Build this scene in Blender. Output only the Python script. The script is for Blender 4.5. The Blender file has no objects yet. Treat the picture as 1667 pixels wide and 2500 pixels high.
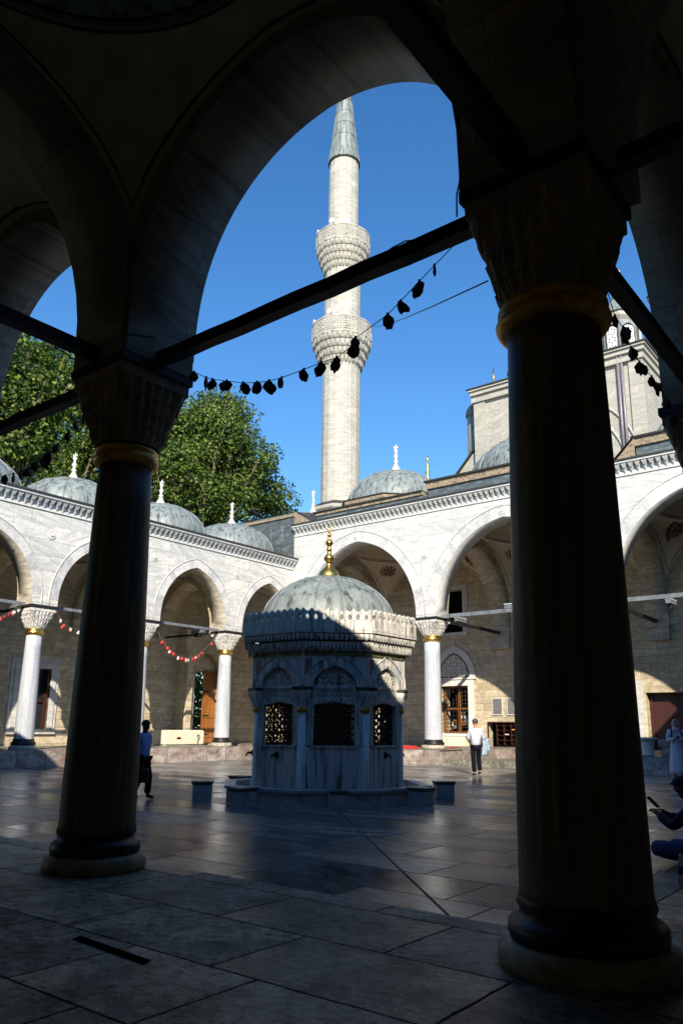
import bpy, bmesh, math, random
from math import sin, cos, pi, radians as R, atan2, sqrt, hypot
from mathutils import Vector, Matrix, noise as mnoise
random.seed(7)
scn = bpy.context.scene
COL = scn.collection
# ------------------------------------------------------------------ mesh builder
class MB:
    def __init__(s): s.v=[]; s.f=[]; s.m=[]; s.sm=[]
    def add(s, vs, fs, mat=0, smooth=False):
        o=len(s.v); s.v+= [tuple(p) for p in vs]
        for f in fs:
            s.f.append(tuple(i+o for i in f)); s.m.append(mat); s.sm.append(smooth)
    def box(s,x0,x1,y0,y1,z0,z1,mat=0):
        v=[(x,y,z) for x in (x0,x1) for y in (y0,y1) for z in (z0,z1)]
        s.add(v,[(0,1,3,2),(4,6,7,5),(0,4,5,1),(2,3,7,6),(0,2,6,4),(1,5,7,3)],mat)
    def obox(s,c,ax,ay,az,mat=0):
        c=Vector(c); ax=Vector(ax); ay=Vector(ay); az=Vector(az)
        v=[c+ax*i+ay*j+az*k for i in (-1,1) for j in (-1,1) for k in (-1,1)]
        s.add(v,[(0,1,3,2),(4,6,7,5),(0,4,5,1),(2,3,7,6),(0,2,6,4),(1,5,7,3)],mat)
    def lathe(s,prof,n=32,c=(0,0),mat=0,smooth=True,a0=0.0,cap=True,sq=None):
        vs=[]; fs=[]
        for r,z in prof:
            for k in range(n):
                a=a0+2*pi*k/n; vs.append((c[0]+r*cos(a),c[1]+r*sin(a),z))
        for j in range(len(prof)-1):
            for k in range(n):
                k2=(k+1)%n; fs.append((j*n+k,j*n+k2,(j+1)*n+k2,(j+1)*n+k))
        s.add(vs,fs,mat,smooth)
        if cap:
            if prof[0][0]>1e-4: s.add(vs[:n],[tuple(range(n))[::-1]],mat)
            if prof[-1][0]>1e-4: s.add(vs[-n:],[tuple(range(n))],mat)
    def tube(s,pts,r,n=8,mat=0,smooth=True,cap=True):
        P=[Vector(p) for p in pts]; rr=r if isinstance(r,(list,tuple)) else [r]*len(P)
        vs=[]; fs=[]; up=None
        for i,p in enumerate(P):
            t=(P[min(i+1,len(P)-1)]-P[max(i-1,0)]).normalized()
            if up is None:
                up=Vector((0,0,1)) if abs(t.z)<.9 else Vector((1,0,0))
            a=t.cross(up).normalized(); b=a.cross(t).normalized(); up=b
            for k in range(n):
                q=2*pi*k/n+pi/4 if n==4 else 2*pi*k/n
                vs.append(p+(a*cos(q)+b*sin(q))*rr[i])
        for j in range(len(P)-1):
            for k in range(n):
                k2=(k+1)%n; fs.append((j*n+k,j*n+k2,(j+1)*n+k2,(j+1)*n+k))
        s.add(vs,fs,mat,smooth and n>4)
        if cap: s.add(vs[:n],[tuple(range(n))[::-1]],mat); s.add(vs[-n:],[tuple(range(n))],mat)
    def ball(s,c,rx,ry=None,rz=None,n=12,mat=0):
        ry=rx if ry is None else ry; rz=rx if rz is None else rz
        vs=[]; m=n//2
        for j in range(m+1):
            ph=-pi/2+pi*j/m
            for k in range(n):
                a=2*pi*k/n; vs.append((c[0]+rx*cos(ph)*cos(a),c[1]+ry*cos(ph)*sin(a),c[2]+rz*sin(ph)))
        fs=[(j*n+k,j*n+(k+1)%n,(j+1)*n+(k+1)%n,(j+1)*n+k) for j in range(m) for k in range(n)]
        s.add(vs,fs,mat,True)
    def mesh(s,name,mats,recalc=True):
        me=bpy.data.meshes.new(name); me.from_pydata(s.v,[],s.f)
        for m in mats: me.materials.append(m)
        me.polygons.foreach_set('material_index',s.m); me.polygons.foreach_set('use_smooth',s.sm)
        me.update()
        if recalc and len(s.f)<60000:
            bm=bmesh.new(); bm.from_mesh(me); bmesh.ops.remove_doubles(bm,verts=bm.verts,dist=1e-5)
            bmesh.ops.recalc_face_normals(bm,faces=bm.faces); bm.to_mesh(me); bm.free()
        return me
    def build(s,name,mats,parent=None,recalc=True,**kw):
        if not isinstance(mats,(list,tuple)): mats=[mats]
        return link(name,s.mesh(name,mats,recalc),parent,**kw)
def link(name,data,parent=None,loc=(0,0,0),rz=0,label=None):
    o=bpy.data.objects.new(name,data); COL.objects.link(o)
    o.location=loc; o.rotation_euler=(0,0,rz)
    if parent is not None:
        o.parent=parent
        if parent.type=='EMPTY' and tuple(parent.location)!=(0,0,0) and data is not None and not getattr(parent,'_l',False):
            pass
    if label: o['label']=label
    return o
def tag(o,label=None,cat=None,group=None,kind=None):
    if label: o['label']=label
    if cat: o['category']=cat
    if group: o['group']=group
    if kind: o['kind']=kind
    return o
def thing(name,label,cat,loc=(0,0,0),rz=0,group=None):
    o=bpy.data.objects.new(name,None); COL.objects.link(o); o.empty_display_size=.2
    o.location=loc; o.rotation_euler=(0,0,rz); return tag(o,label,cat,group)
# ------------------------------------------------------------------ materials
def newmat(name):
    m=bpy.data.materials.new(name); m.use_nodes=True; nt=m.node_tree
    return m,nt,nt.nodes['Principled BSDF']
def N(nt,t,**kw):
    n=nt.nodes.new(t)
    for k,v in kw.items():
        if k in n.inputs.keys(): n.inputs[k].default_value=v
        else: setattr(n,k,v)
    return n
def simple(name,col,rough=.6,metal=0,noise=0.15,scale=8,bump=.0,spec=.5,stretch=(1,1,1),coat=0):
    m,nt,b=newmat(name); L=nt.links.new
    g=N(nt,'ShaderNodeTexCoord'); mp=N(nt,'ShaderNodeMapping'); mp.inputs['Scale'].default_value=stretch
    L(g.outputs['Object'],mp.inputs['Vector'])
    n=N(nt,'ShaderNodeTexNoise',Scale=scale,Detail=6); L(mp.outputs[0],n.inputs['Vector'])
    r=N(nt,'ShaderNodeValToRGB'); e=r.color_ramp.elements; e[0].position=.3; e[1].position=.7
    e[0].color=(*[max(0,c*(1-noise*1.6)) for c in col],1); e[1].color=(*[min(1,c*(1+noise)) for c in col],1)
    L(n.outputs['Fac'],r.inputs[0]); L(r.outputs[0],b.inputs['Base Color'])
    b.inputs['Roughness'].default_value=rough; b.inputs['Metallic'].default_value=metal
    b.inputs['Specular IOR Level'].default_value=spec
    if coat: b.inputs['Coat Weight'].default_value=coat
    if bump:
        bp=N(nt,'ShaderNodeBump',Strength=bump,Distance=.02); L(n.outputs['Fac'],bp.inputs['Height']); L(bp.outputs[0],b.inputs['Normal'])
    return m
def mixc(nt,a,b,f,mode='MIX'):
    m=nt.nodes.new('ShaderNodeMix'); m.data_type='RGBA'; m.blend_type=mode
    for i,v in ((6,a),(7,b),(0,f)):
        if hasattr(v,'is_linked') or hasattr(v,'links'): nt.links.new(v,m.inputs[i])
        else: m.inputs[i].default_value=(*v,1) if isinstance(v,(tuple,list)) else v
    return m.outputs[2]
def ramp(nt,src,stops):
    r=nt.nodes.new('ShaderNodeValToRGB'); e=r.color_ramp.elements
    while len(e)<len(stops): e.new(.5)
    for i,(p,c) in enumerate(stops):
        e[i].position=p; e[i].color=(c,c,c,1) if isinstance(c,(int,float)) else (*c,1)
    nt.links.new(src,r.inputs[0]); return r.outputs[0]
def stone(name,ca,cb,vein=(.35,.36,.38),veinamt=.5,bw=1.1,bh=.45,mortar=.006,mort=.6,stain=.3,rough=.6,horizontal=False,vert=False,bump=.25,pits=0.0,radial=None,squash=1.0,contrast=1.0,staincol=(.05,.05,.04),vscale=(.5,4.5),objspace=False):
    """stone laid in blocks; every block has its own tone and its own run of veins"""
    m,nt,b=newmat(name); L=nt.links.new
    geo=N(nt,'ShaderNodeNewGeometry'); tc=N(nt,'ShaderNodeTexCoord')
    pos=tc.outputs['Object'] if objspace else geo.outputs['Position']
    sp=N(nt,'ShaderNodeSeparateXYZ'); L(pos,sp.inputs[0])
    if horizontal: u,v=sp.outputs['X'],sp.outputs['Y']
    else:
        sn=N(nt,'ShaderNodeSeparateXYZ'); L(geo.outputs['True Normal'],sn.inputs[0])
        ab=N(nt,'ShaderNodeMath',operation='ABSOLUTE'); L(sn.outputs['X'],ab.inputs[0])
        gt=N(nt,'ShaderNodeMath',operation='GREATER_THAN'); L(ab.outputs[0],gt.inputs[0]); gt.inputs[1].default_value=.6
        mx=N(nt,'ShaderNodeMix'); mx.data_type='FLOAT'; L(gt.outputs[0],mx.inputs[0]); L(sp.outputs['X'],mx.inputs[2]); L(sp.outputs['Y'],mx.inputs[3])
        u=mx.outputs[0]; v=sp.outputs['Z']
    cb_=N(nt,'ShaderNodeCombineXYZ'); L(u,cb_.inputs[0]); L(v,cb_.inputs[1])
    br=N(nt,'ShaderNodeTexBrick'); br.offset=.42; br.squash=squash; br.squash_frequency=3
    wn_=N(nt,'ShaderNodeTexNoise',Scale=(2.6 if horizontal else 5.0),Detail=9,Roughness=.72); L(pos,wn_.inputs['Vector'])
    ws=N(nt,'ShaderNodeVectorMath',operation='SCALE'); ws.inputs['Scale'].default_value=(.055 if horizontal else .018); L(wn_.outputs['Color'],ws.inputs[0])
    wa_=N(nt,'ShaderNodeVectorMath',operation='ADD'); L(cb_.outputs[0],wa_.inputs[0]); L(ws.outputs[0],wa_.inputs[1])
    L(wa_.outputs[0],br.inputs['Vector'])
    for k,val in (('Scale',1.0),('Mortar Size',mortar),('Mortar Smooth',.2),('Bias',0.0),('Brick Width',bw),('Row Height',bh)): br.inputs[k].default_value=val
    br.inputs['Color1'].default_value=(0,0,0,1); br.inputs['Color2'].default_value=(1,1,1,1); br.inputs['Mortar'].default_value=(.5,.5,.5,1)
    rnd=N(nt,'ShaderNodeSeparateColor'); L(br.outputs['Color'],rnd.inputs[0]); rn=rnd.outputs[0]
    w=N(nt,'ShaderNodeMath',operation='MULTIPLY'); L(rn,w.inputs[0]); w.inputs[1].default_value=37.0
    # veins, turned a little differently in every block
    ang=N(nt,'ShaderNodeMath',operation='MULTIPLY_ADD'); L(rn,ang.inputs[0]); ang.inputs[1].default_value=1.1; ang.inputs[2].default_value=-.5
    vr=N(nt,'ShaderNodeVectorRotate',rotation_type='Z_AXIS'); L(cb_.outputs[0],vr.inputs['Vector']); L(ang.outputs[0],vr.inputs['Angle'])
    mp=N(nt,'ShaderNodeMapping'); L(vr.outputs[0],mp.inputs['Vector']); mp.inputs['Scale'].default_value=(vscale[0],vscale[1],1) if not vert else (vscale[1],vscale[0],1)
    nv=N(nt,'ShaderNodeTexNoise',noise_dimensions='4D',Scale=1.6,Detail=6,Roughness=.68,Distortion=.15); L(mp.outputs[0],nv.inputs['Vector']); L(w.outputs[0],nv.inputs['W'])
    vf=ramp(nt,nv.outputs['Fac'],[(.42,0.0),(.62,veinamt),(.75,veinamt*.4)])
    base=mixc(nt,ca,cb,rn)
    c1=mixc(nt,base,vein,vf)
    # broad weathering and fine grain
    nb=N(nt,'ShaderNodeTexNoise',Scale=.55,Detail=7,Roughness=.65); L(pos,nb.inputs['Vector'])
    sf=ramp(nt,nb.outputs['Fac'],[(.48,0.0),(.72,stain)])
    c2=mixc(nt,c1,staincol,sf)
    nf=N(nt,'ShaderNodeTexNoise',Scale=11,Detail=8,Roughness=.7); L(pos,nf.inputs['Vector'])
    gf=ramp(nt,nf.outputs['Fac'],[(.3,1-.28*contrast),(.65,1.0)])
    c3=mixc(nt,c2,gf,1.0,'MULTIPLY')
    if pits:
        npt=N(nt,'ShaderNodeTexNoise',Scale=24,Detail=4,Roughness=.6); L(pos,npt.inputs['Vector'])
        pf=ramp(nt,npt.outputs['Fac'],[(.60,0.0),(.66,pits)]); c3=mixc(nt,c3,(.05,.045,.035),pf)
    mf=N(nt,'ShaderNodeMath',operation='MULTIPLY'); L(br.outputs['Fac'],mf.inputs[0]); mf.inputs[1].default_value=mort
    c4=mixc(nt,c3,(.06,.055,.05),mf.outputs[0])
    L(c4,b.inputs['Base Color'])
    b.inputs['Specular IOR Level'].default_value=.3
    rr=ramp(nt,nf.outputs['Fac'],[(.3,rough*.75),(.7,min(1,rough*1.2))]); L(rr,b.inputs['Roughness'])
    hm=N(nt,'ShaderNodeMath',operation='SUBTRACT'); L(nf.outputs['Fac'],hm.inputs[0]); L(br.outputs['Fac'],hm.inputs[1])
    bp=N(nt,'ShaderNodeBump',Strength=bump,Distance=.015); L(hm.outputs[0],bp.inputs['Height']); L(bp.outputs[0],b.inputs['Normal'])
    return m
def streaky(name,ca,cb,cc,sc=(6,6,.6),rough=.55,metal=0,bump=.2,object_space=True,amount=1.0,fine=14,spec=.5):
    m,nt,b=newmat(name); L=nt.links.new
    tc=N(nt,'ShaderNodeTexCoord'); geo=N(nt,'ShaderNodeNewGeometry')
    src=tc.outputs['Object'] if object_space else geo.outputs['Position']
    mp=N(nt,'ShaderNodeMapping'); mp.inputs['Scale'].default_value=sc; L(src,mp.inputs['Vector'])
    n=N(nt,'ShaderNodeTexNoise',Scale=1.0,Detail=7,Roughness=.65,Distortion=.5); L(mp.outputs[0],n.inputs['Vector'])
    n2=N(nt,'ShaderNodeTexNoise',Scale=fine,Detail=6,Roughness=.7); L(src,n2.inputs['Vector'])
    a=mixc(nt,ca,cb,ramp(nt,n.outputs['Fac'],[(.35,0.0),(.6,1.0)]))
    n3=N(nt,'ShaderNodeTexNoise',Scale=1.3,Detail=5,Roughness=.6); mp3=N(nt,'ShaderNodeMapping'); mp3.inputs['Scale'].default_value=(sc[0]*1.4,sc[1]*1.4,sc[2]*1.2); mp3.inputs['Location'].default_value=(5,3,1)
    L(src,mp3.inputs['Vector']); L(mp3.outputs[0],n3.inputs['Vector'])
    a=mixc(nt,a,cc,ramp(nt,n3.outputs['Fac'],[(.5,0.0),(.66,amount)]))
    a=mixc(nt,a,ramp(nt,n2.outputs['Fac'],[(.3,.72),(.65,1.0)]),1.0,'MULTIPLY')
    L(a,b.inputs['Base Color']); b.inputs['Roughness'].default_value=rough; b.inputs['Metallic'].default_value=metal
    b.inputs['Specular IOR Level'].default_value=spec
    bp=N(nt,'ShaderNodeBump',Strength=bump,Distance=.01); L(n2.outputs['Fac'],bp.inputs['Height']); L(bp.outputs[0],b.inputs['Normal'])
    return m
M={}
M['marble']=stone('veined_white_marble',(.84,.81,.73),(.68,.67,.63),vein=(.34,.355,.36),veinamt=.55,bw=1.7,bh=.62,mortar=.008,mort=.5,stain=.2,rough=.55,staincol=(.30,.29,.26))
M['vous_a']=stone('arch_stone_pale',(.76,.74,.69),(.70,.69,.65),veinamt=.3,bw=9,bh=9,mortar=0,stain=.12,staincol=(.3,.28,.25),vscale=(3,3))
M['vous_b']=stone('arch_stone_grey',(.60,.60,.58),(.64,.63,.61),veinamt=.6,bw=9,bh=9,mortar=0,stain=.15,staincol=(.3,.28,.25),vscale=(3,3))
M['vous_c']=stone('arch_stone_mid',(.69,.67,.63),(.66,.65,.63),vein=(.36,.38,.40),veinamt=.5,bw=9,bh=9,mortar=0,stain=.15,staincol=(.3,.28,.25),vscale=(3,3))
M['lime']=stone('yellow_limestone',(.76,.65,.45),(.58,.49,.33),vein=(.26,.21,.14),veinamt=.5,bw=.85,bh=.36,mortar=.012,mort=.45,stain=.4,staincol=(.17,.14,.10),rough=.85,bump=.6,vscale=(1.6,3.2),pits=.35)
M['mosque']=stone('pale_weathered_ashlar',(.56,.53,.45),(.47,.45,.38),vein=(.27,.26,.23),veinamt=.5,bw=.9,bh=.38,mortar=.006,mort=.3,stain=.4,staincol=(.24,.22,.18),rough=.8,bump=.5)
M['minaret']=stone('cream_minaret_stone',(.64,.61,.52),(.55,.525,.45),vein=(.28,.27,.24),veinamt=.6,bw=1.1,bh=.6,mortar=.01,mort=.25,stain=.3,staincol=(.26,.25,.22),rough=.8,bump=.3)
M['crossfar']=stone('streaked_cross_arch_stone',(.66,.60,.48),(.54,.48,.38),vein=(.24,.20,.15),veinamt=.7,bw=2.4,bh=.42,mortar=.008,mort=.45,stain=.35,staincol=(.18,.15,.11),rough=.8,bump=.3)
M['nearstone']=stone('shaded_grimy_arch_stone',(.46,.36,.23),(.32,.25,.16),vein=(.14,.11,.07),veinamt=.5,bw=1.0,bh=.5,mortar=.008,mort=.5,stain=.4,rough=.85,bump=.4)  # stained arch stone, base colour also darkened for the portico's shade
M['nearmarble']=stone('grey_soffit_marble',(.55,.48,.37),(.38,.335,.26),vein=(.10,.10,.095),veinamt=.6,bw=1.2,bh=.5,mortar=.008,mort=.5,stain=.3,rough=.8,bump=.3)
M['plaster']=simple('vault_plaster',(.50,.43,.26),.9,noise=.12,scale=3)  # near vaults: darker plaster copy with the ceiling's shade in its colour
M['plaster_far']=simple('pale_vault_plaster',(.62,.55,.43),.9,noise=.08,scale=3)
M['line']=simple('painted_dark_line',(.025,.015,.012),.8)
M['rose']=simple('rosette_dark_red_paint',(.055,.016,.014),.8)
M['lead']=streaky('weathered_lead_sheet',(.31,.355,.34),(.20,.235,.23),(.05,.056,.053),sc=(3.4,3.4,.6),rough=.55,metal=.1,amount=.9)
M['leadd']=streaky('dark_lead_cladding',(.085,.10,.11),(.12,.14,.15),(.30,.34,.34),sc=(1.2,1.2,5),rough=.5,metal=.2,amount=.55,object_space=False)
M['edge']=simple('dark_lead_edge',(.035,.032,.028),.6)
M['brown']=streaky('brown_stone_cornice',(.40,.33,.22),(.30,.23,.15),(.10,.07,.05),sc=(3,3,8),rough=.85,object_space=False)
M['gold']=simple('gilded_metal',(.85,.52,.12),.32,metal=1.0,noise=.12,scale=5)
M['ringgold']=simple('aged_gilded_ring',(.80,.40,.05),.42,metal=.55,noise=.35,scale=6)
M['bronze']=simple('dark_bronze_ring',(.035,.03,.027),.42,metal=.6,noise=.2)
M['iron']=simple('black_painted_iron',(.012,.011,.010),.6,noise=.3,scale=20,bump=.4)
M['tie']=streaky('grey_painted_tie_beam',(.22,.24,.26),(.15,.165,.18),(.05,.05,.05),sc=(3,3,3),rough=.6,object_space=False,amount=.6)
M['granite']=streaky('dark_green_granite',(.19,.155,.095),(.11,.095,.065),(.46,.29,.11),sc=(9,9,.3),rough=.5,amount=.6,bump=.05,spec=.25)
M['shaft']=streaky('white_grey_marble_shaft',(.64,.65,.66),(.50,.53,.57),(.30,.33,.37),sc=(9,9,.3),rough=.35,amount=.75,bump=.04)
M['capital']=simple('carved_white_marble',(.66,.63,.57),.7,noise=.25,scale=9,bump=.3)
M['nearcap']=streaky('shaded_grimy_capital',(.42,.31,.17),(.30,.22,.13),(.11,.08,.05),sc=(4,4,2),rough=.8,amount=.6,bump=.4)  # streaked capital stone, portico shade put into its brown base colour
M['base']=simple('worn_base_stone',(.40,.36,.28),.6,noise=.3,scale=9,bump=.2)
M['basenear']=simple('near_base_stone',(.30,.25,.15),.55,noise=.35,scale=7,bump=.2)  # darker copy of the base stone
M['court']=None
M['wood']=streaky('orange_brown_wood',(.42,.16,.035),(.32,.11,.025),(.16,.06,.015),sc=(9,9,.7),rough=.5,object_space=False,amount=.6)
M['woodred']=streaky('red_brown_wood',(.07,.02,.012),(.05,.014,.009),(.04,.012,.01),sc=(9,9,.7),rough=.5,object_space=False,amount=.6)
M['dark']=simple('dark_interior',(.004,.004,.004),1.0,spec=0)  # near black, unlit depth put into the colour
M['room']=simple('dim_room_wall',(.10,.09,.07),.9)
M['cream']=simple('cream_painted_panel',(.72,.68,.52),.5,noise=.05)
M['greyp']=simple('grey_notice_board',(.15,.15,.145),.5,noise=.1)
M['red']=simple('red_fabric',(.55,.03,.03),.8,noise=.15)
M['redp']=simple('red_bunting_paper',(.50,.035,.03),.7,noise=.2,scale=30)
M['whitep']=simple('white_bunting_paper',(.75,.68,.62),.7,noise=.1,scale=30)
M['reddk']=simple('silhouette_red_paper',(.11,.018,.014),.8,noise=.3,scale=25)  # dark copy of the red paper, silhouette shade put into the colour
M['whitedk']=simple('silhouette_white_paper',(.14,.115,.09),.8,noise=.25,scale=25)  # white paper darkened in colour for the backlit silhouettes
M['cord']=simple('string_cord',(.10,.10,.10),.8)
M['white']=simple('white_enamel',(.75,.75,.72),.4,noise=.06)
M['glass']=simple('dark_window_glass',(.02,.025,.03),.12)
M['pipe']=simple('grey_drain_pipe',(.25,.22,.24),.5,metal=.3)
M['skin']=simple('skin_light',(.42,.22,.14),.55,noise=.08)
M['skind']=simple('skin_dark',(.05,.026,.017),.55,noise=.08)
M['skinb']=simple('skin_brown',(.16,.08,.05),.55,noise=.08)
M['hair']=simple('short_dark_hair',(.015,.012,.010),.7,noise=.3,scale=60)
M['hairg']=simple('greying_hair',(.07,.06,.05),.7,noise=.3,scale=60)
M['shirtb']=simple('light_blue_shirt',(.27,.42,.72),.8,noise=.1,scale=14,bump=.3)
M['shirtw']=simple('pale_white_shirt',(.50,.52,.62),.8,noise=.08,scale=14,bump=.3)
M['trous']=simple('black_trousers',(.006,.007,.013),.95,noise=.2,spec=.1)
M['leather']=simple('black_leather',(.010,.010,.010),.4)
M['coat']=simple('lilac_grey_coat',(.60,.55,.60),.85,noise=.06,scale=12,bump=.2)
M['scarf']=simple('pink_headscarf',(.60,.36,.38),.85,noise=.08)
M['jean']=simple('blue_denim',(.05,.09,.22),.85,noise=.2,scale=20)
M['navy']=simple('navy_jersey',(.012,.014,.03),.85,noise=.2)
M['jacket']=simple('pale_blue_jacket_cloth',(.34,.46,.58),.8,noise=.15,scale=12,bump=.3)
M['orange']=simple('orange_hose',(.75,.30,.08),.5)
M['bark']=streaky('plane_tree_bark',(.22,.16,.10),(.14,.10,.07),(.30,.24,.16),sc=(3,3,1),rough=.9)
M['script']=simple('gilt_inscription_lettering',(.62,.60,.22),.5,metal=.3)
M['green']=simple('dark_green_inscription_panel',(.13,.17,.10),.7)
def water_bottle():
    m,nt,b=newmat('clear_plastic'); b.inputs['Base Color'].default_value=(.8,.9,.95,1); b.inputs['Transmission Weight'].default_value=.9; b.inputs['Roughness'].default_value=.08; b.inputs['IOR'].default_value=1.33
    return m
M['bottle']=water_bottle()
# fountain marble: blue-grey with dark runs of dirt
M['ftn']=streaky('stained_fountain_marble',(.84,.82,.77),(.66,.65,.62),(.07,.064,.052),sc=(5.0,5.0,.45),rough=.4,amount=.85,object_space=False,bump=.15,fine=18)
M['ftnw']=streaky('pale_carved_fountain_marble',(.80,.76,.67),(.66,.63,.57),(.05,.047,.038),sc=(11,11,.9),rough=.6,amount=.92,object_space=False,bump=.25,fine=22)
M['ftnpink']=streaky('red_veined_marble',(.45,.13,.09),(.33,.20,.17),(.40,.38,.36),sc=(6,6,3),rough=.5,amount=.5,object_space=False)
M['basin']=streaky('blue_grey_basin_marble',(.62,.64,.66),(.42,.44,.47),(.11,.12,.13),sc=(2.5,2.5,5),rough=.42,amount=.5,object_space=False,bump=.1)
M['ledge']=stone('mossy_platform_marble',(.56,.50,.44),(.34,.31,.27),vein=(.20,.10,.085),veinamt=.8,bw=1.15,bh=3,mortar=.018,mort=.8,stain=.9,staincol=(.09,.085,.06),rough=.7,vscale=(1.5,2.2))
def floor_mat(name,ca,cb,vein,bw,bh,rough,stain,pits,mort,veinamt,vs,bump=.2,spec=.8,blotch=1.0):
    m=stone(name,ca,cb,vein=vein,veinamt=veinamt,bw=bw,bh=bh,mortar=.013,mort=mort*.85,stain=stain,rough=rough,horizontal=True,pits=pits,bump=bump,contrast=1.5,vscale=vs,squash=.72)
    nt=m.node_tree; b=nt.nodes['Principled BSDF']; L=nt.links.new; br=nt.nodes['Brick Texture']
    old=b.inputs['Base Color'].links[0].from_socket; g0=N(nt,'ShaderNodeNewGeometry')
    n1=N(nt,'ShaderNodeTexNoise',Scale=2.3,Detail=9,Roughness=.72); L(g0.outputs['Position'],n1.inputs['Vector'])
    n2=N(nt,'ShaderNodeTexNoise',Scale=9.0,Detail=7,Roughness=.75); L(g0.outputs['Position'],n2.inputs['Vector'])
    q=mixc(nt,old,ramp(nt,n1.outputs['Fac'],[(.38,.42),(.52,.85),(.66,1.0)]),blotch,'MULTIPLY')
    q=mixc(nt,q,ramp(nt,n2.outputs['Fac'],[(.40,.22),(.50,.85),(.60,1.0)]),blotch*.9,'MULTIPLY'); L(q,b.inputs['Base Color'])
    sc=N(nt,'ShaderNodeSeparateColor'); L(br.outputs['Color'],sc.inputs[0]); rn=sc.outputs[0]
    sh=N(nt,'ShaderNodeMath',operation='MULTIPLY'); L(rn,sh.inputs[0]); sh.inputs[1].default_value=7.31
    fr=N(nt,'ShaderNodeMath',operation='FRACT'); L(sh.outputs[0],fr.inputs[0])
    wear=nt.nodes.new('ShaderNodeTexNoise'); wear.inputs['Scale'].default_value=1.7; wear.inputs['Detail'].default_value=6
    geo=N(nt,'ShaderNodeNewGeometry'); L(geo.outputs['Position'],wear.inputs['Vector'])
    a=N(nt,'ShaderNodeMath',operation='MULTIPLY'); L(ramp(nt,fr.outputs[0],[(0,.25),(1,.95)]),a.inputs[0]); L(ramp(nt,wear.outputs['Fac'],[(.35,.25),(.6,1.0)]),a.inputs[1])
    inv=N(nt,'ShaderNodeMath',operation='SUBTRACT'); inv.inputs[0].default_value=1.0; L(br.outputs['Fac'],inv.inputs[1])
    a2=N(nt,'ShaderNodeMath',operation='MULTIPLY'); L(a.outputs[0],a2.inputs[0]); L(inv.outputs[0],a2.inputs[1])
    a3=N(nt,'ShaderNodeMath',operation='MULTIPLY'); L(a2.outputs[0],a3.inputs[0]); a3.inputs[1].default_value=spec
    L(a3.outputs[0],b.inputs['Specular IOR Level'])
    r1=N(nt,'ShaderNodeMath',operation='MULTIPLY_ADD'); L(fr.outputs[0],r1.inputs[0]); r1.inputs[1].default_value=rough*.9; r1.inputs[2].default_value=rough*.6
    L(r1.outputs[0],b.inputs['Roughness'])
    c0=N(nt,'ShaderNodeMath',operation='SUBTRACT'); L(rn,c0.inputs[0]); c0.inputs[1].default_value=.5
    c1=N(nt,'ShaderNodeMath',operation='SUBTRACT'); L(fr.outputs[0],c1.inputs[0]); c1.inputs[1].default_value=.5
    cv=N(nt,'ShaderNodeCombineXYZ'); L(c0.outputs[0],cv.inputs[0]); L(c1.outputs[0],cv.inputs[1])
    vm=N(nt,'ShaderNodeVectorMath',operation='SCALE'); L(cv.outputs[0],vm.inputs[0]); vm.inputs['Scale'].default_value=.035
    va=N(nt,'ShaderNodeVectorMath',operation='ADD'); L(vm.outputs[0],va.inputs[0]); L(geo.outputs['Normal'],va.inputs[1])
    vn=N(nt,'ShaderNodeVectorMath',operation='NORMALIZE'); L(va.outputs[0],vn.inputs[0])
    bp=nt.nodes['Bump']; L(vn.outputs[0],bp.inputs['Normal'])
    return m
M['court']=floor_mat('polished_court_marble',(.66,.62,.54),(.20,.20,.19),(.05,.05,.047),2.05,.98,.27,.5,0,.95,.9,(.35,6),.12,.8,.55)
M['pflo']=floor_mat('worn_portico_slabs',(.93,.81,.57),(.42,.375,.28),(.14,.125,.09),1.75,1.0,.5,.5,.95,.97,.6,(.9,1.6),1.0,.6,1.0)
M['plat']=floor_mat('platform_paving',(.52,.48,.38),(.42,.39,.31),(.25,.22,.17),1.5,.9,.4,.4,.2,.6,.5,(.7,3))
M['ground']=simple('dusty_ground',(.20,.18,.14),.9,noise=.3,scale=.3)
def leafmat(name,c1,c2,c3):
    m,nt,b=newmat(name); L=nt.links.new
    geo=N(nt,'ShaderNodeNewGeometry')
    r=ramp(nt,geo.outputs['Random Per Island'],[(0,c1),(.5,c2),(1,c3)])
    L(r,b.inputs['Base Color']); b.inputs['Roughness'].default_value=.5; b.inputs['Specular IOR Level'].default_value=.35
    tr=N(nt,'ShaderNodeBsdfTranslucent'); L(r,tr.inputs['Color'])
    mx=N(nt,'ShaderNodeMixShader'); mx.inputs[0].default_value=.30
    out=[n for n in nt.nodes if n.type=='OUTPUT_MATERIAL'][0]
    L(b.outputs[0],mx.inputs[1]); L(tr.outputs[0],mx.inputs[2]); L(mx.outputs[0],out.inputs['Surface'])
    return m
M['leaf']=leafmat('plane_tree_leaves',(.018,.042,.008),(.065,.12,.016),(.19,.26,.03))
# ------------------------------------------------------------------ shapes shared by the porticoes
def arch_pts(a,h,kind='two',n=28):
    """half width a, rise h; points (u,z) left to right"""
    out=[]
    if kind=='ogee':
        for i in range(n+1):
            u=-cos(pi*i/n); q=(1-abs(u)**2.3); z=.70*(max(0,q))**(1/2.3)+.30*(1-abs(u)); out.append((a*u,h*z))
    elif kind=='four':
        for i in range(n+1):
            t=pi*i/n; u=-cos(t); z=(max(0,1-abs(u)**2.1))**(1/2.4)
            z=z*(1-.035)+.035*(1-abs(u)); out.append((a*u,h*z))
    else:
        c=max(.001,(h*h-a*a)/(2*a)); r=a+c; th=math.acos(c/r); m=n//2
        left=[(c-r*cos(th*i/m),r*sin(th*i/m)) for i in range(m+1)]
        out=left+[(-u,z) for u,z in left[-2::-1]]
    return out
def ptf(axis):
    return (lambda u,p,z:(u,p,z)) if axis=='x' else (lambda u,p,z:(p,u,z))
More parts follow.
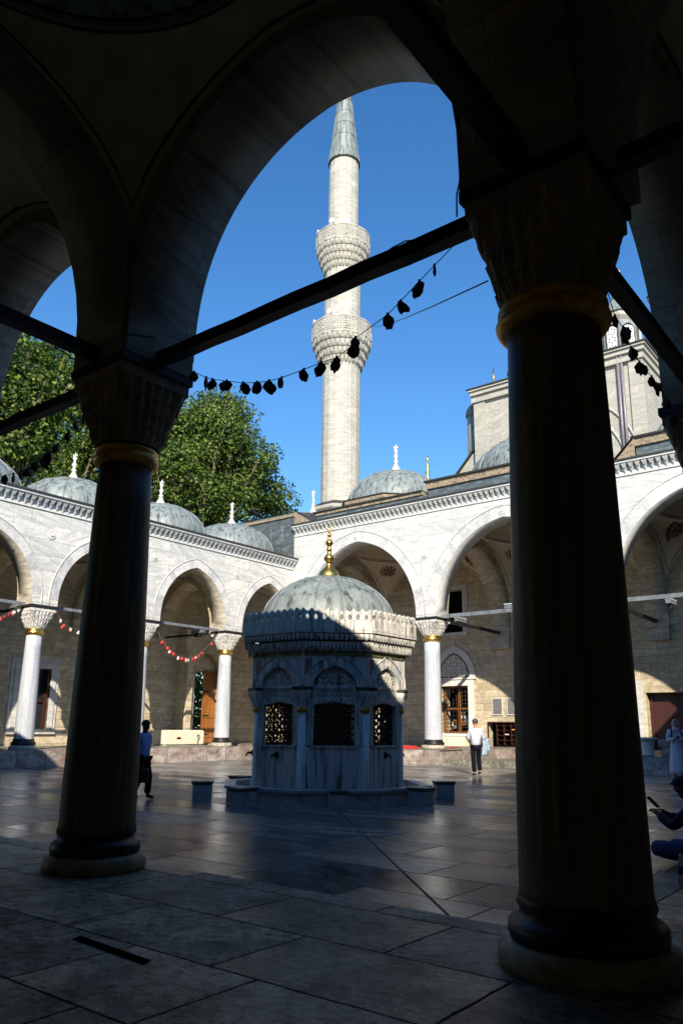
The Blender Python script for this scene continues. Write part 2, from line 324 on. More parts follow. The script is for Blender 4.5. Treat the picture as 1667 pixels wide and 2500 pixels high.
def arch_wall(mb,axis,p0,p1,u0,u1,zb,ztop,arches,mat_face=0,mat_soff=0):
    """arches: list of (uc,a,zs,h,kind)"""
    F=ptf(axis); cur=u0
    def strip(pts,top):
        for (ua,za),(ub,zb_) in zip(pts[:-1],pts[1:]):
            for p in (p0,p1): mb.add([F(ua,p,za),F(ub,p,zb_),F(ub,p,top),F(ua,p,top)],[(0,1,2,3)],mat_face)
    for uc,a,zs,h,kind in sorted(arches)+[(None,)*5]:
        e=u1 if uc is None else uc-a
        if e-cur>1e-4:
            strip([(cur,zb),(e,zb)],ztop)
            mb.add([F(cur,p0,zb),F(e,p0,zb),F(e,p1,zb),F(cur,p1,zb)],[(0,1,2,3)],mat_soff)
        if uc is None:
            break
        if zs>zb:
            for uu in (uc-a,uc+a): mb.add([F(uu,p0,zb),F(uu,p1,zb),F(uu,p1,zs),F(uu,p0,zs)],[(0,1,2,3)],mat_soff)
        pts=[(uc+x,zs+z) for x,z in arch_pts(a,h,kind)]
        strip(pts,ztop)
        for (ua,za),(ub,zb_) in zip(pts[:-1],pts[1:]):
            mb.add([F(ua,p0,za),F(ub,p0,zb_),F(ub,p1,zb_),F(ua,p1,za)],[(0,1,2,3)],mat_soff,True)
        cur=uc+a
    mb.add([F(u0,p0,ztop),F(u1,p0,ztop),F(u1,p1,ztop),F(u0,p1,ztop)],[(0,1,2,3)],mat_face)
    for uu in (u0,u1): mb.add([F(uu,p0,zb),F(uu,p1,zb),F(uu,p1,ztop),F(uu,p0,ztop)],[(0,1,2,3)],mat_face)
def voussoirs(mb,axis,p,out,uc,a,zs,h,kind,d=.36,t=.012,nseg=23):
    """ring of arch stones standing a little proud of the face"""
    F=ptf(axis); n=nseg*3 if (nseg*3)%2==0 else nseg*3+1
    A=arch_pts(a,h,kind,n); B=arch_pts(a+d,h+d*1.02,kind,n); po=p+out*t; rnd=random.Random(int(uc*100))
    for i in range(n):
        m=rnd.choice((0,0,1,2)) if i%3==0 else m
        (ua,za),(ub,zb)=A[i],A[i+1]; (uc2,zc),(ud,zd)=B[i],B[i+1]
        g=.0
        mb.add([F(uc+ua,po,zs+za),F(uc+ub,po,zs+zb),F(uc+ud,po,zs+zd),F(uc+uc2,po,zs+zc),
                F(uc+ua,p,zs+za),F(uc+ub,p,zs+zb),F(uc+ud,p,zs+zd),F(uc+uc2,p,zs+zc)],[(0,1,2,3),(0,4,5,1),(3,2,6,7)],m)
    return B
def moulding(mb,axis,p,out,uc,a,zs,h,kind,d=.40,r=.022,foot=.35):
    F=ptf(axis); B=arch_pts(a+d,h+d*1.02,kind,40)
    pts=[F(uc+u,p+out*.015,zs+z) for u,z in B]
    pts=[F(uc-a-d+.0,p+out*.015,zs-foot)]+pts+[F(uc+a+d,p+out*.015,zs-foot)]
    mb.tube(pts,r,5,0)
def cornice(mb,axis,p,out,u0,u1,zt,over=.36,h=.42,step=.26):
    """lead edged slab on a row of hanging carved points. mats: 0 marble, 1 dark edge"""
    F=ptf(axis)
    def bx(ua,ub,pa,pb,za,zb,m):
        pa,pb=sorted((p+out*pa,p+out*pb))
        if axis=='x': mb.box(ua,ub,pa,pb,za,zb,m)
        else: mb.box(pa,pb,ua,ub,za,zb,m)
    bx(u0,u1,-.3,over+.05,zt-.07,zt,1)
    bx(u0,u1,-.3,over,zt-.16,zt-.072,0)
    bx(u0,u1,-.3,.05,zt-.16-h-.06,zt-.162,0)
    n=int((u1-u0)/step)
    for i in range(n):
        uc=u0+(i+.5)*(u1-u0)/n; w=step*.46
        z1=zt-.162; z2=z1-h*.45; z3=z1-h
        # upper block flaring out, lower hanging point
        v=[F(uc-w,p+out*.05,z1),F(uc+w,p+out*.05,z1),F(uc+w,p+out*over*.92,z1),F(uc-w,p+out*over*.92,z1),
           F(uc-w*.35,p+out*.05,z2),F(uc+w*.35,p+out*.05,z2),F(uc+w*.35,p+out*over*.62,z2),F(uc-w*.35,p+out*over*.62,z2)]
        mb.add(v,[(0,1,2,3),(4,5,6,7),(0,1,5,4),(1,2,6,5),(2,3,7,6),(3,0,4,7)],0)
        v=[F(uc-w*.75,p+out*.05,z2+.01),F(uc+w*.75,p+out*.05,z2+.01),F(uc+w*.6,p+out*over*.55,z2+.03),F(uc-w*.6,p+out*over*.55,z2+.03),F(uc,p+out*.06,z3)]
        mb.add(v,[(0,1,2,3),(0,1,4),(1,2,4),(2,3,4),(3,0,4)],0)
def squircle(t,e):
    # e=0 circle, 1 square (half size 1)
    c,s_=cos(t),sin(t); k=1/max(abs(c),abs(s_)); k=1+(k-1)*e
    return c*k,s_*k
def capital(mb,cx,cy,z0,z1,r0,hw,mat=0,tiers=4,seg=24,drop=1.0):
    """stalactite capital growing from a round neck to a square top"""
    H=z1-z0; slab=H*.16
    zs=[z0+(H-slab)*i/tiers for i in range(tiers+1)]
    for i in range(tiers):
        e0=i/tiers; e1=(i+1)/tiers
        ra=r0+(hw-r0)*(e0**.9); rb=r0+(hw-r0)*(e1**.85)
        n=seg; vs=[]; rows=[(zs[i],ra*.97,e0,0),(zs[i]+(zs[i+1]-zs[i])*.45,ra*1.01+.01,e0+.1,.035),(zs[i+1]-.01,rb*.99,e1,.05),(zs[i+1]+.001,rb,e1,0.0)]
        for z,r,e,amp in rows:
            for k in range(n*2):
                t=2*pi*k/(n*2); x,y=squircle(t,min(1,e)); q=1+(amp if k%2 else -amp)
                vs.append((cx+x*r*q,cy+y*r*q,z))
        fs=[(j*2*n+k,j*2*n+(k+1)%(2*n),(j+1)*2*n+(k+1)%(2*n),(j+1)*2*n+k) for j in range(3) for k in range(2*n)]
        mb.add(vs,fs,mat)
        # hanging drops under this tier's rim
        L=(zs[1]-zs[0])*.95*drop
        for k in range(0,n):
            t=2*pi*(k+.5*(i%2))/n; x,y=squircle(t,min(1,e1)); px,py=cx+x*rb*.97,cy+y*rb*.97; w=rb*pi/n*.55
            ux,uy=-sin(t),cos(t); nx,ny=cos(t),sin(t); zt=zs[i+1]; zb=zt-L*(.75 if k%2 else 1.0)
            v=[(px+ux*w,py+uy*w,zt),(px-ux*w,py-uy*w,zt),(px-ux*w-nx*w*1.6,py-uy*w-ny*w*1.6,zt),(px+ux*w-nx*w*1.6,py+uy*w-ny*w*1.6,zt),
               (px+ux*w*.6-nx*.01,py+uy*w*.6-ny*.01,zb+L*.45),(px-ux*w*.6-nx*.01,py-uy*w*.6-ny*.01,zb+L*.45),(px-nx*w,py-ny*w,zb)]
            mb.add(v,[(0,1,5,4),(1,2,5),(2,3,6,5),(3,0,4),(3,4,6),(4,5,6)],mat)
    mb.box(cx-hw,cx+hw,cy-hw,cy+hw,z1-slab,z1,mat)
def dome_mesh(mb,c,z0,r,h,n=32,ribs=16,mat=0,rr=.03,rows=(.55,)):
    prof=[(r*cos(pi/2*i/14),z0+h*sin(pi/2*i/14)) for i in range(15)]; prof[-1]=(.01,z0+h)
    mb.lathe(prof,n*2,c,mat,True,cap=False)
    for k in range(ribs):
        a=2*pi*k/ribs+.1
        mb.tube([(c[0]+(p[0]+.005)*cos(a),c[1]+(p[0]+.005)*sin(a),p[1]+.005) for p in prof[:-1]],rr,5,mat)
    for f in rows:
        ph=f*pi/2; q=r*cos(ph)+.004; mb.tube([(c[0]+q*cos(2*pi*k/48),c[1]+q*sin(2*pi*k/48),z0+h*sin(ph)) for k in range(49)],rr*.6,4,mat)
def alem(mb,c,z0,h,r=.32,mat=0,seg=10):
    """carved stone finial"""
    p=[(r,0),(r*.95,.06),(r*.55,.16),(r*.3,.28),(r*.22,.36),(r*.42,.39),(r*.2,.42),(r*.18,.52),(r*.36,.58),(r*.18,.64),(r*.15,.72),(r*.3,.79),(r*.14,.86),(r*.1,.93),(.01,1)]
    mb.lathe([(a,z0+b*h) for a,b in p],seg,c,mat,True,cap=False)
    mb.obox((c[0],c[1],z0+h*.9),(r*.32,0,0),(0,r*.1,0),(0,0,h*.03),mat)
def vault(mb,lines,x0,x1,y0,y1,zs,hx,hy,rho,zr,hd,kind='four',mat=0,lmat=0,off=.28):
    cx,cy=(x0+x1)/2,(y0+y1)/2; ax,ay=(x1-x0)/2,(y1-y0)/2; n=96; S=10
    fx=arch_pts(ax+off,hx,kind,80); fy=arch_pts(ay+off,hy,kind,80); fcr=max([z for u_,z in fx if u_<=-ax*.995]+[0]); 
    def zat(tab,u):
        for (a,za),(b,zb) in zip(tab[:-1],tab[1:]):
            if a<=u<=b+1e-9: return za+(zb-za)*(u-a)/max(1e-9,b-a)
        return 0
    def pt(t,s):
        c,s_=cos(t),sin(t); k=1/max(abs(c)/ax,abs(s_)/ay); bx,by=c*k,s_*k
        if abs(abs(bx)-ax)<1e-6: zb=zs+zat(fy,by)
        else: zb=zs+zat(fx,bx)
        zb=max(zb,zs); rx,ry=rho*c,rho*s_
        q=s; zz=zb+(zr-zb)*sin(q*pi/2)
        return (cx+bx+(rx-bx)*q,cy+by+(ry-by)*q,zz)
    ts=sorted(set([2*pi*k/n for k in range(n)]+[atan2(j*ay,i*ax)%(2*pi) for i in (-1,1) for j in (-1,1)])); m=len(ts)
    vs=[pt(t,s/S) for s in range(S+1) for t in ts]
    D=8
    for d in range(1,D+1):
        ph=pi/2*d/D; vs+=[(cx+rho*cos(ph)*cos(t),cy+rho*cos(ph)*sin(t),zr+.06+hd*sin(ph)) for t in ts]
    fs=[(j*m+k,j*m+(k+1)%m,(j+1)*m+(k+1)%m,(j+1)*m+k) for j in range(S+D) for k in range(m)]
    mb.add(vs,fs,mat,True)
    if lines is not None:
        for off in (1.0,.955):
            lines.tube([(cx+rho*off*cos(2*pi*k/64),cy+rho*off*sin(2*pi*k/64),zr-.015+(.06 if off<1 else 0)) for k in range(65)],.014,5,lmat)
        corner=[atan2(j*ay,i*ax)%(2*pi) for i,j in ((1,1),(-1,1),(-1,-1),(1,-1))]
        # contour following each pendentive
        for q in range(4):
            a=corner[q]; span=.74
            pts=[]
            for i in range(33):
                w=-1+2*i/32; t=a+w*span
                s=.10+.0*abs(w)
                # run close to the edge of the pendentive
                s=.10+.10*abs(w)**2
                p=pt(t,s); pts.append((p[0],p[1],p[2]-.012))
            lines.tube(pts,.016,5,lmat)
    return pt
def wall_holes(mb,axis,p0,p1,u0,u1,z0,z1,holes,mat=0):
    """slab with rectangular openings"""
    us=sorted(set([u0,u1]+[h[0] for h in holes]+[h[1] for h in holes])); zz=sorted(set([z0,z1]+[h[2] for h in holes]+[h[3] for h in holes])); F=ptf(axis)
    inside=lambda u,z:any(h[0]<u<h[1] and h[2]<z<h[3] for h in holes)
    for a,b in zip(us[:-1],us[1:]):
        for c,d in zip(zz[:-1],zz[1:]):
            if inside((a+b)/2,(c+d)/2): continue
            for p in (p0,p1): mb.add([F(a,p,c),F(b,p,c),F(b,p,d),F(a,p,d)],[(0,1,2,3)],mat)
    for a,b,c,d in holes:
        for q in ([(a,c),(b,c)],[(b,c),(b,d)],[(b,d),(a,d)],[(a,d),(a,c)]):
            (ua,za),(ub,zb)=q; mb.add([F(ua,p0,za),F(ub,p0,zb),F(ub,p1,zb),F(ua,p1,za)],[(0,1,2,3)],mat)
    for q in ([(u0,z0),(u0,z1)],[(u1,z0),(u1,z1)],[(u0,z1),(u1,z1)]):
        (ua,za),(ub,zb)=q; mb.add([F(ua,p0,za),F(ub,p0,zb),F(ub,p1,zb),F(ua,p1,za)],[(0,1,2,3)],mat)
def column(parent,x,y,z0,zcap,ztop,r0,r1,capr,hw,mats,label=None,baseh=.45,baser=.62,ring=.24):
    """column (shaft) > base, neck_ring, capital ; band of iron on top"""
    zr=zcap-ring
    s=MB(); prof=[(r0*1.04,z0+baseh*.9),(r0,z0+baseh+.04)]
    for i in range(1,9):
        q=i/8; prof.append((r0+(r1-r0)*(q**1.3),z0+baseh+(zr-z0-baseh)*q))
    s.lathe(prof,40,(x,y),0)
    c=s.build('column',mats['shaft'],parent,label=label)
    b=MB(); k=baser/.62
    b.lathe([(baser*1.0,z0),(baser*1.03,z0+.05),(baser*1.0,z0+.13),(baser*.93,z0+.17),(baser*.88,z0+.18)],40,(x,y),0)
    b.lathe([(baser*.87,z0+.175),(baser*.90,z0+.22),(baser*.89,z0+.28),(baser*.84,z0+.31),(baser*.77,z0+.33),(baser*.76,z0+.37),(baser*.79,z0+.40),(baser*.77,z0+baseh),(r0*.99,z0+baseh+.02)],40,(x,y),1)
    b.build('base',[mats['base'],mats['bronze']],c)
    g=MB(); g.lathe([(r1*1.0,zr-.01),(r1*1.12,zr+.0),(r1*1.22,zr+ring*.18),(r1*1.255,zr+ring*.36),(r1*1.2,zr+ring*.5),(r1*1.14,zr+ring*.58),(r1*1.2,zr+ring*.72),(r1*1.2,zr+ring*.86),(r1*1.08,zcap)],40,(x,y),0)
    g.build('neck_ring',mats['ring'],c)
    k=MB(); capital(k,x,y,zcap,ztop,capr,hw,0); k.build('capital',mats['cap'],c)
    n=MB(); w=hw+.035; t=.06
    n.box(x-w,x+w,y-w,y-w+t,ztop+.001,ztop+.11); n.box(x-w,x+w,y+w-t,y+w,ztop+.001,ztop+.11)
    n.box(x-w,x-w+t,y-w+t,y+w-t,ztop+.001,ztop+.11); n.box(x+w-t,x+w,y-w+t,y+w-t,ztop+.001,ztop+.11)
    n.build('iron_band',mats['iron'],c)
    return c
def lattice_pts(inside,u0,u1,z0,z1,step):
    pass
def lattice(mb,F,p,th,inside,u0,u1,z0,z1,step,w,mat=0,kinds=(0,60,120)):
    """pierced screen made of bars in three directions, kept inside an outline"""
    C=((u0+u1)/2,(z0+z1)/2); Rr=hypot(u1-u0,z1-z0)/2; n=int(Rr/step)+1
    for kd in kinds:
        a=R(kd); d=(cos(a),sin(a)); nn=(-sin(a),cos(a))
        for i in range(-n,n+1):
            seg=None; K=int(2*Rr/(step*.25))
            for j in range(K+1):
                s=-Rr+2*Rr*j/K; u=C[0]+nn[0]*i*step+d[0]*s; z=C[1]+nn[1]*i*step+d[1]*s
                ok=inside(u,z)
                if ok and seg is None: seg=(u,z)
                if (not ok or j==K) and seg is not None:
                    e=(u,z) if ok else last; 
                    if hypot(e[0]-seg[0],e[1]-seg[1])>step*.2:
                        q=[(seg[0]+nn[0]*w,seg[1]+nn[1]*w),(e[0]+nn[0]*w,e[1]+nn[1]*w),(e[0]-nn[0]*w,e[1]-nn[1]*w),(seg[0]-nn[0]*w,seg[1]-nn[1]*w)]
                        pp=p+(kd%7)*.0007
                        vs=[F(a_,pp,b_) for a_,b_ in q]+[F(a_,pp+th,b_) for a_,b_ in q]
                        mb.add(vs,[(0,1,2,3),(4,5,6,7),(0,1,5,4),(1,2,6,5),(2,3,7,6),(3,0,4,7)],mat)
                    seg=None
                if ok: last=(u,z)
def rebase(t,loc):
    t.location=loc
    for ch in t.children:
        if ch.parent==t: ch.matrix_parent_inverse=Matrix.Translation(Vector((-loc[0],-loc[1],-loc[2])))
# ------------------------------------------------------------------ camera, sun, sky
Fpx,yaw,pitch,roll,pcx,pcy=1878.94516,-0.660492531,0.231635099,0.00913184739,854.591215,1330.53098
f=Vector((sin(yaw)*cos(pitch),cos(yaw)*cos(pitch),sin(pitch))); r=Vector((cos(yaw),-sin(yaw),0)); u=r.cross(f)
r2=r*cos(roll)+u*sin(roll); u2=-r*sin(roll)+u*cos(roll)
cam=bpy.data.cameras.new('camera'); co=bpy.data.objects.new('camera',cam); COL.objects.link(co)
mt=Matrix((( r2.x,u2.x,-f.x,0),(r2.y,u2.y,-f.y,0),(r2.z,u2.z,-f.z,1.6),(0,0,0,1))); co.matrix_world=mt
cam.sensor_width=36; cam.sensor_fit='AUTO'; cam.lens=Fpx/2500*36
cam.shift_x=(833.5-pcx)/2500; cam.shift_y=(pcy-1250)/2500; cam.clip_end=3000; cam.clip_start=.05
scn.camera=co
EL,AZ=R(33),R(-39.5)     # light travels toward azimuth AZ (from +Y), sun stands behind
sd=Vector((sin(AZ)*cos(EL),cos(AZ)*cos(EL),-sin(EL)))
sl=bpy.data.lights.new('sun','SUN'); sl.energy=3.4; sl.angle=R(.5); sl.color=(1,.905,.76)
so=bpy.data.objects.new('sun',sl); COL.objects.link(so); so.rotation_euler=sd.to_track_quat('-Z','Y').to_euler()
w=bpy.data.worlds.new('World'); scn.world=w; w.use_nodes=True; nt=w.node_tree; bg=nt.nodes['Background']
sk=nt.nodes.new('ShaderNodeTexSky'); sk.sky_type='NISHITA'; sk.sun_disc=False; sk.sun_elevation=EL
sk.sun_rotation=atan2(-sd.x,-sd.y); sk.air_density=1.0; sk.dust_density=0.0; sk.ozone_density=3.0
hs=nt.nodes.new('ShaderNodeHueSaturation'); hs.inputs['Saturation'].default_value=1.26; hs.inputs['Hue'].default_value=.502; hs.inputs['Value'].default_value=.90; nt.links.new(sk.outputs[0],hs.inputs['Color']); nt.links.new(hs.outputs[0],bg.inputs[0]); bg.inputs[1].default_value=.105
scn.view_settings.view_transform='Standard'; scn.view_settings.look='None'; scn.view_settings.exposure=1.18
# ------------------------------------------------------------------ ground
def sheet(name,x0,x1,y0,y1,z,mat,z0=None):
    m=MB()
    if z0 is None: m.add([(x0,y0,z),(x1,y0,z),(x1,y1,z),(x0,y1,z)],[(0,1,2,3)])
    else: m.box(x0,x1,y0,y1,z0,z)
    return tag(m.build(name,mat,recalc=z0 is not None),kind='structure')
sheet('ground',-1500,1500,-1500,1500,-.06,M['ground'])
sheet('courtyard_floor',-28.4,-2.0,5.0,31.0,0.0,M['court'])
m=MB(); m.box(-40,3.4,-3,6.28,-.05,.006); m.box(-2.92,3.4,6.28,31,-.05,.006)
tag(m.build('portico_floor',M['pflo']),kind='structure')
# recessed diagonal joints that run from the fountain to the corners, and the kerb strip round the portico
m=MB()
FC=(-11.72,14.25)
for ex,ey in ((-2.95,5.48),(-26.9,29.4),(-2.95,23.0)):
    d=Vector((ex-FC[0],ey-FC[1],0)); L=d.length; d.normalize(); n=Vector((-d.y,d.x,0)); s0=Vector((*FC,0))+d*2.6; s1=Vector((*FC,0))+d*(L)
    if s1.y<6.3:
        s1=s1-d*((6.3-s1.y)/abs(d.y)) if d.y else s1
    w_=.012
    m.add([s0+n*w_+Vector((0,0,.004)),s0-n*w_+Vector((0,0,.004)),s1-n*w_+Vector((0,0,.004)),s1+n*w_+Vector((0,0,.004))],[(0,1,2,3)])
tag(m.build('floor_joint',simple('dirt_filled_joint',(.03,.028,.025),.9),recalc=False),kind='structure')
m=MB()
for (a,b) in (((190,2295),(362,2353)),):
    m.add([(-5.60,3.86,.010),(-5.56,3.76,.010),(-4.62,3.70,.010),(-4.66,3.80,.010)],[(0,1,2,3)])
m.add([(-2.95,3.62,.010),(-2.95,3.60,.010),(-2.72,3.52,.010),(-2.71,3.545,.010)],[(0,1,2,3)])
tag(m.build('floor_slot',M['dark'],recalc=False),kind='structure')  # flat black sheets, shade inside the slot put in as colour
# ------------------------------------------------------------------ NEAR PORTICO (the camera stands in it)
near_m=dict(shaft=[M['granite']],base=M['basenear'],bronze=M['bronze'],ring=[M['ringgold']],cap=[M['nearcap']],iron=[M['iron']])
far_m=dict(shaft=[M['shaft']],base=M['base'],bronze=M['bronze'],ring=[M['gold']],cap=[M['capital']],iron=[M['iron']])
P0,P1=5.10,6.14
np_=thing('portico','shadowed stone portico framing the view with two dark granite columns and pointed arches','portico')
m=MB()
A4=lambda uc,a:(uc,a,6.3,2.75,'four')
nx=[-2.25,-8.0,-13.2,-18.2,-23.2,-28.1]
arches=[(( nx[i]+nx[i+1])/2,abs(nx[i]-nx[i+1])/2-.56,6.3,2.75,'four') for i in range(5)]+[(.85,2.45,6.3,2.75,'four')]
arch_wall(m,'x',P0,P1,-33,3.4,6.06,9.4,arches,0,1)
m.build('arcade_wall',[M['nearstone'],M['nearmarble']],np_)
# court face of the near and right arcades in pale marble, with the cornice
m=MB()
for uc,a,zs,h,k in arches[:5]: voussoirs(m,'x',P1,1,uc,a,zs,h,k)
m.build('arch_ring',[M['vous_a'],M['vous_b'],M['vous_c']],np_)
m=MB(); m.box(-33,3.4,-1.5,6.16,9.402,9.44); m.build('roof',[M['lead']],np_)  # unseen roof, kept low so its shadow edge crosses the fountain
# transverse arches to the back wall and along the right side
for x in nx[:4]:
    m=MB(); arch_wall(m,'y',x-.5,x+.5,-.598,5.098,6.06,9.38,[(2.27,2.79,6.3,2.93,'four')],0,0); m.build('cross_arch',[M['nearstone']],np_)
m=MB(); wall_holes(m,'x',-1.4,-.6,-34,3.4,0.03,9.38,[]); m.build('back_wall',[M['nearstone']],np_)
m=MB(); ln=MB()
for i in range(3):
    x1,x0=nx[i]-.5,nx[i+1]+.5
    vault(m,ln,x0,x1,-.6,5.1,6.3,2.95,3.02,min((x1-x0)/2,2.85)-.04,9.34,2.0,lmat=0)
vault(m,ln,-1.75,3.4,-.6,5.1,6.3,3.0,3.0,2.4,9.2,2.0)
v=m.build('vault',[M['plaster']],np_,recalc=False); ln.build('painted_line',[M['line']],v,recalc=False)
lab={0:'thick dark granite column at the right with a carved capital',1:'slimmer dark granite column at the left, its base in full view'}
for i,x in enumerate(nx[:5]):
    a,b=((.455,.375) if i==0 else (.425,.325))
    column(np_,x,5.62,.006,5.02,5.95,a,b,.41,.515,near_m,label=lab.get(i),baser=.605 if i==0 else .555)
m=MB()
def beam(mb,p,q,w=.075,wob=0):
    P=[Vector(p).lerp(Vector(q),i/10) for i in range(11)]
    for i in range(1,10): P[i].z+=wob*random.uniform(-1,1)
    mb.tube(P,w*1.414,4)
# tie beams, one mesh each
def tie(parent,p,q,w=.075,mat='iron',wob=.012):
    mb=MB(); beam(mb,p,q,w,wob); return mb.build('tie_beam',[M[mat]],parent)
zt=6.13
tie(np_,(-2.8,5.62,zt),(-7.45,5.62,zt)); tie(np_,(-8.55,5.62,zt),(-12.7,5.62,zt)); tie(np_,(-13.7,5.62,zt),(-17.7,5.62,zt))
tie(np_,(-1.7,5.62,zt),(3.4,5.62,zt)); tie(np_,(-2.25,5.08,zt),(-2.25,-.6,zt),.09); tie(np_,(-8.0,5.08,zt),(-8.0,-.6,zt)); tie(np_,(-13.2,5.08,zt),(-13.2,-.6,zt))
# loose cables lying on the ties
m=MB(); m.tube([(-2.62,5.0,6.35),(-2.4,4.7,6.32),(-2.33,4.2,6.32),(-2.2,3.4,6.24),(-2.25,2.6,6.25)],.010,5); m.build('cable',[M['cord']],np_)
m=MB(); m.tube([(-4.0,5.60,6.21),(-3.85,5.60,6.25),(-3.7,5.60,6.26),(-3.55,5.60,6.21)],.008,5); m.build('cable',[M['cord']],np_)
m=MB(); m.tube([(-2.72,5.0,6.2),(-2.79,5.02,6.0),(-2.8,5.03,5.8)],.008,5); m.build('cable',[M['cord']],np_)
m=MB(); m.tube([(-2.3,5.02,6.1),(-2.35,4.99,5.7),(-2.38,5.02,5.35),(-2.45,5.2,5.12)],.009,5); m.build('cable',[M['cord']],np_)
m=MB(); m.tube([(-7.9,5.0,6.18),(-7.5,5.0,6.2),(-7.3,5.02,6.17),(-7.15,5.3,6.2)],.011,5); m.build('cable',[M['cord']],np_)
m=MB(); m.tube([(-8.35,4.9,6.2),(-8.3,4.7,6.3),(-8.2,4.6,6.12),(-8.0,4.75,5.95),(-7.9,4.95,6.05)],.010,5); m.build('cable',[M['cord']],np_)
rebase(np_,(-8,2.5,0))
# ------------------------------------------------------------------ RIGHT PORTICO
rp=thing('portico','shadowed arcade running away along the right edge beside the thick column','portico')
ry=[5.62,11.35,16.3,21.2,26.1,31.05]
ra=[((ry[i]+ry[i+1])/2,abs(ry[i]-ry[i+1])/2-.56,6.3,2.75,'four') for i in range(5)]
m=MB(); arch_wall(m,'y',-2.77,-1.73,6.14,30.55,6.06,9.6,ra,0,1)
m.build('arcade_wall',[M['nearstone'],M['nearstone']],rp)
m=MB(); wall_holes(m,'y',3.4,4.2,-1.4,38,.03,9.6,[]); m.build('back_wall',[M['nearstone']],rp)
m=MB(); m.box(-2.85,4.2,6.2,12.5,9.602,9.68); m.box(-2.80,4.15,12.6,30.5,9.603,10.4); m.build('roof',[M['lead']],rp)  # unseen roof, far stretch raised only to throw shade on the hall doorway
for y in ry[1:5]:
    m=MB(); arch_wall(m,'x',y-.5,y+.5,-1.73,3.4,6.06,9.58,[(.85,2.45,6.3,2.75,'four')],0,0); m.build('cross_arch',[M['nearstone']],rp)
m=MB(); ln=MB()
for i in range(5): vault(m,ln,-1.73,3.4,ry[i]+.52,ry[i+1]-.52,6.3,3.0,3.0,2.1,9.3,2.0)
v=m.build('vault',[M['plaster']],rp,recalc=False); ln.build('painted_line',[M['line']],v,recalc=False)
for y in ry[1:5]: column(rp,-2.25,y,.006,5.02,5.95,.42,.33,.40,.55,near_m)
for i in range(5): tie(rp,(-2.25,ry[i]+.55,zt),(-2.25,ry[i+1]-.55,zt))
rebase(rp,(.8,18,0))
# ------------------------------------------------------------------ LEFT PORTICO
lp=thing('portico','sunlit white marble arcade along the left with small lead domes above it','portico')
LX=-27.6; ly=[26.3,21.25,16.2,11.1,5.62]
la=[((ly[i]+ly[i+1])/2,abs(ly[i]-ly[i+1])/2-.55,6.35,2.5,'two') for i in range(4)]+[(28.72,1.86,6.35,2.5,'two')]
m=MB(); arch_wall(m,'y',LX-1.0,LX,4.0,30.55,6.0,10.3,la,0,1)
m.build('arcade_wall',[M['marble'],M['crossfar']],lp)
m=MB(); ml=MB()
for uc,a,zs,h,k in la:
    voussoirs(m,'y',LX,1,uc,a,zs,h,k); moulding(ml,'y',LX,1,uc,a,zs,h,k)
m.build('arch_ring',[M['vous_a'],M['vous_b'],M['vous_c']],lp); ml.build('arch_moulding',[M['marble']],lp)
# small round bosses between the arches
for y in ly[:4]:
    m=MB()
    for z,rr in ((8.9,.17),):
        m.tube([(LX+.0,y,z),(LX+.03,y,z)],rr,16); m.tube([(LX+.03,y,z),(LX+.07,y,z)],rr*.35,10)
    m.build('boss',[M['vous_a']],lp)
m=MB(); cornice(m,'y',LX,1,5.0,30.5,10.45,.33,.40,.27); m.build('cornice',[M['vous_a'],M['edge']],lp)
m=MB(); m.box(-33.9,LX-.05,4.0,30.5,10.31,10.40); m.build('roof',[M['lead']],lp)
m=MB(); wall_holes(m,'y',-33.7,-32.9,4.0,38.3,.6,10.3,[(18.45,19.95,1.35,4.05),(13.2,14.7,1.35,4.05),(28.2,30.0,.66,4.5)]); m.build('back_wall',[M['lime']],lp)
m=MB(); m.box(-36.2,-33.75,12.5,26.5,.5,6); m.build('room',[M['dark']],lp)
for y in ly[:4]:
    m=MB(); arch_wall(m,'x',y-.5,y+.5,-32.9,LX-1.0,6.0,10.28,[(-30.75,1.95,6.3,2.5,'two')],0,0); m.build('cross_arch',[M['lime']],lp)
m=MB(); ln=MB(); ys=[30.6]+ly
for i in range(5): vault(m,ln,-32.9,LX-1.0,ys[i+1]+.5,ys[i]-(.5 if i else .02),6.3,2.7,2.7,min(1.95,(ys[i]-ys[i+1])/2-.55),9.0,1.4,'two')
v=m.build('vault',[M['plaster_far']],lp,recalc=False); ln.build('painted_line',[M['line']],v,recalc=False)
for i,y in enumerate(ly[:4]): column(lp,-28.12,y,.62,5.2,5.98,.36,.29,.34,.52,far_m,baseh=.40,baser=.50,ring=.24)
for i,(yc,zz) in enumerate(((28.45,0),(23.56,0),(18.62,0),(13.6,0),(8.6,0))):
    m=MB(); m.lathe([(2.5,10.401),(2.5,10.62)],8,(-30.4,yc),0,False,a0=pi/8); dome_mesh(m,(-30.4,yc),10.6,2.42,1.75,rr=.028)
    d=m.build('dome',[M['lead']],lp)
    a=MB(); alem(a,(-30.4,yc),12.28,1.42,.36); a.build('finial',[M['capital']],d)
for a,b in zip(ly[:-1],ly[1:]): tie(lp,(-28.1,a-.5,6.12),(-28.1,b+.5,6.12),.06,'tie',0)
tie(lp,(-28.1,26.85,6.12),(-28.1,30.6,6.12),.06,'tie',0)
for y in ly[:4]: tie(lp,(-28.65,y,6.1),(-32.9,y,6.1),.05,'iron',.01)
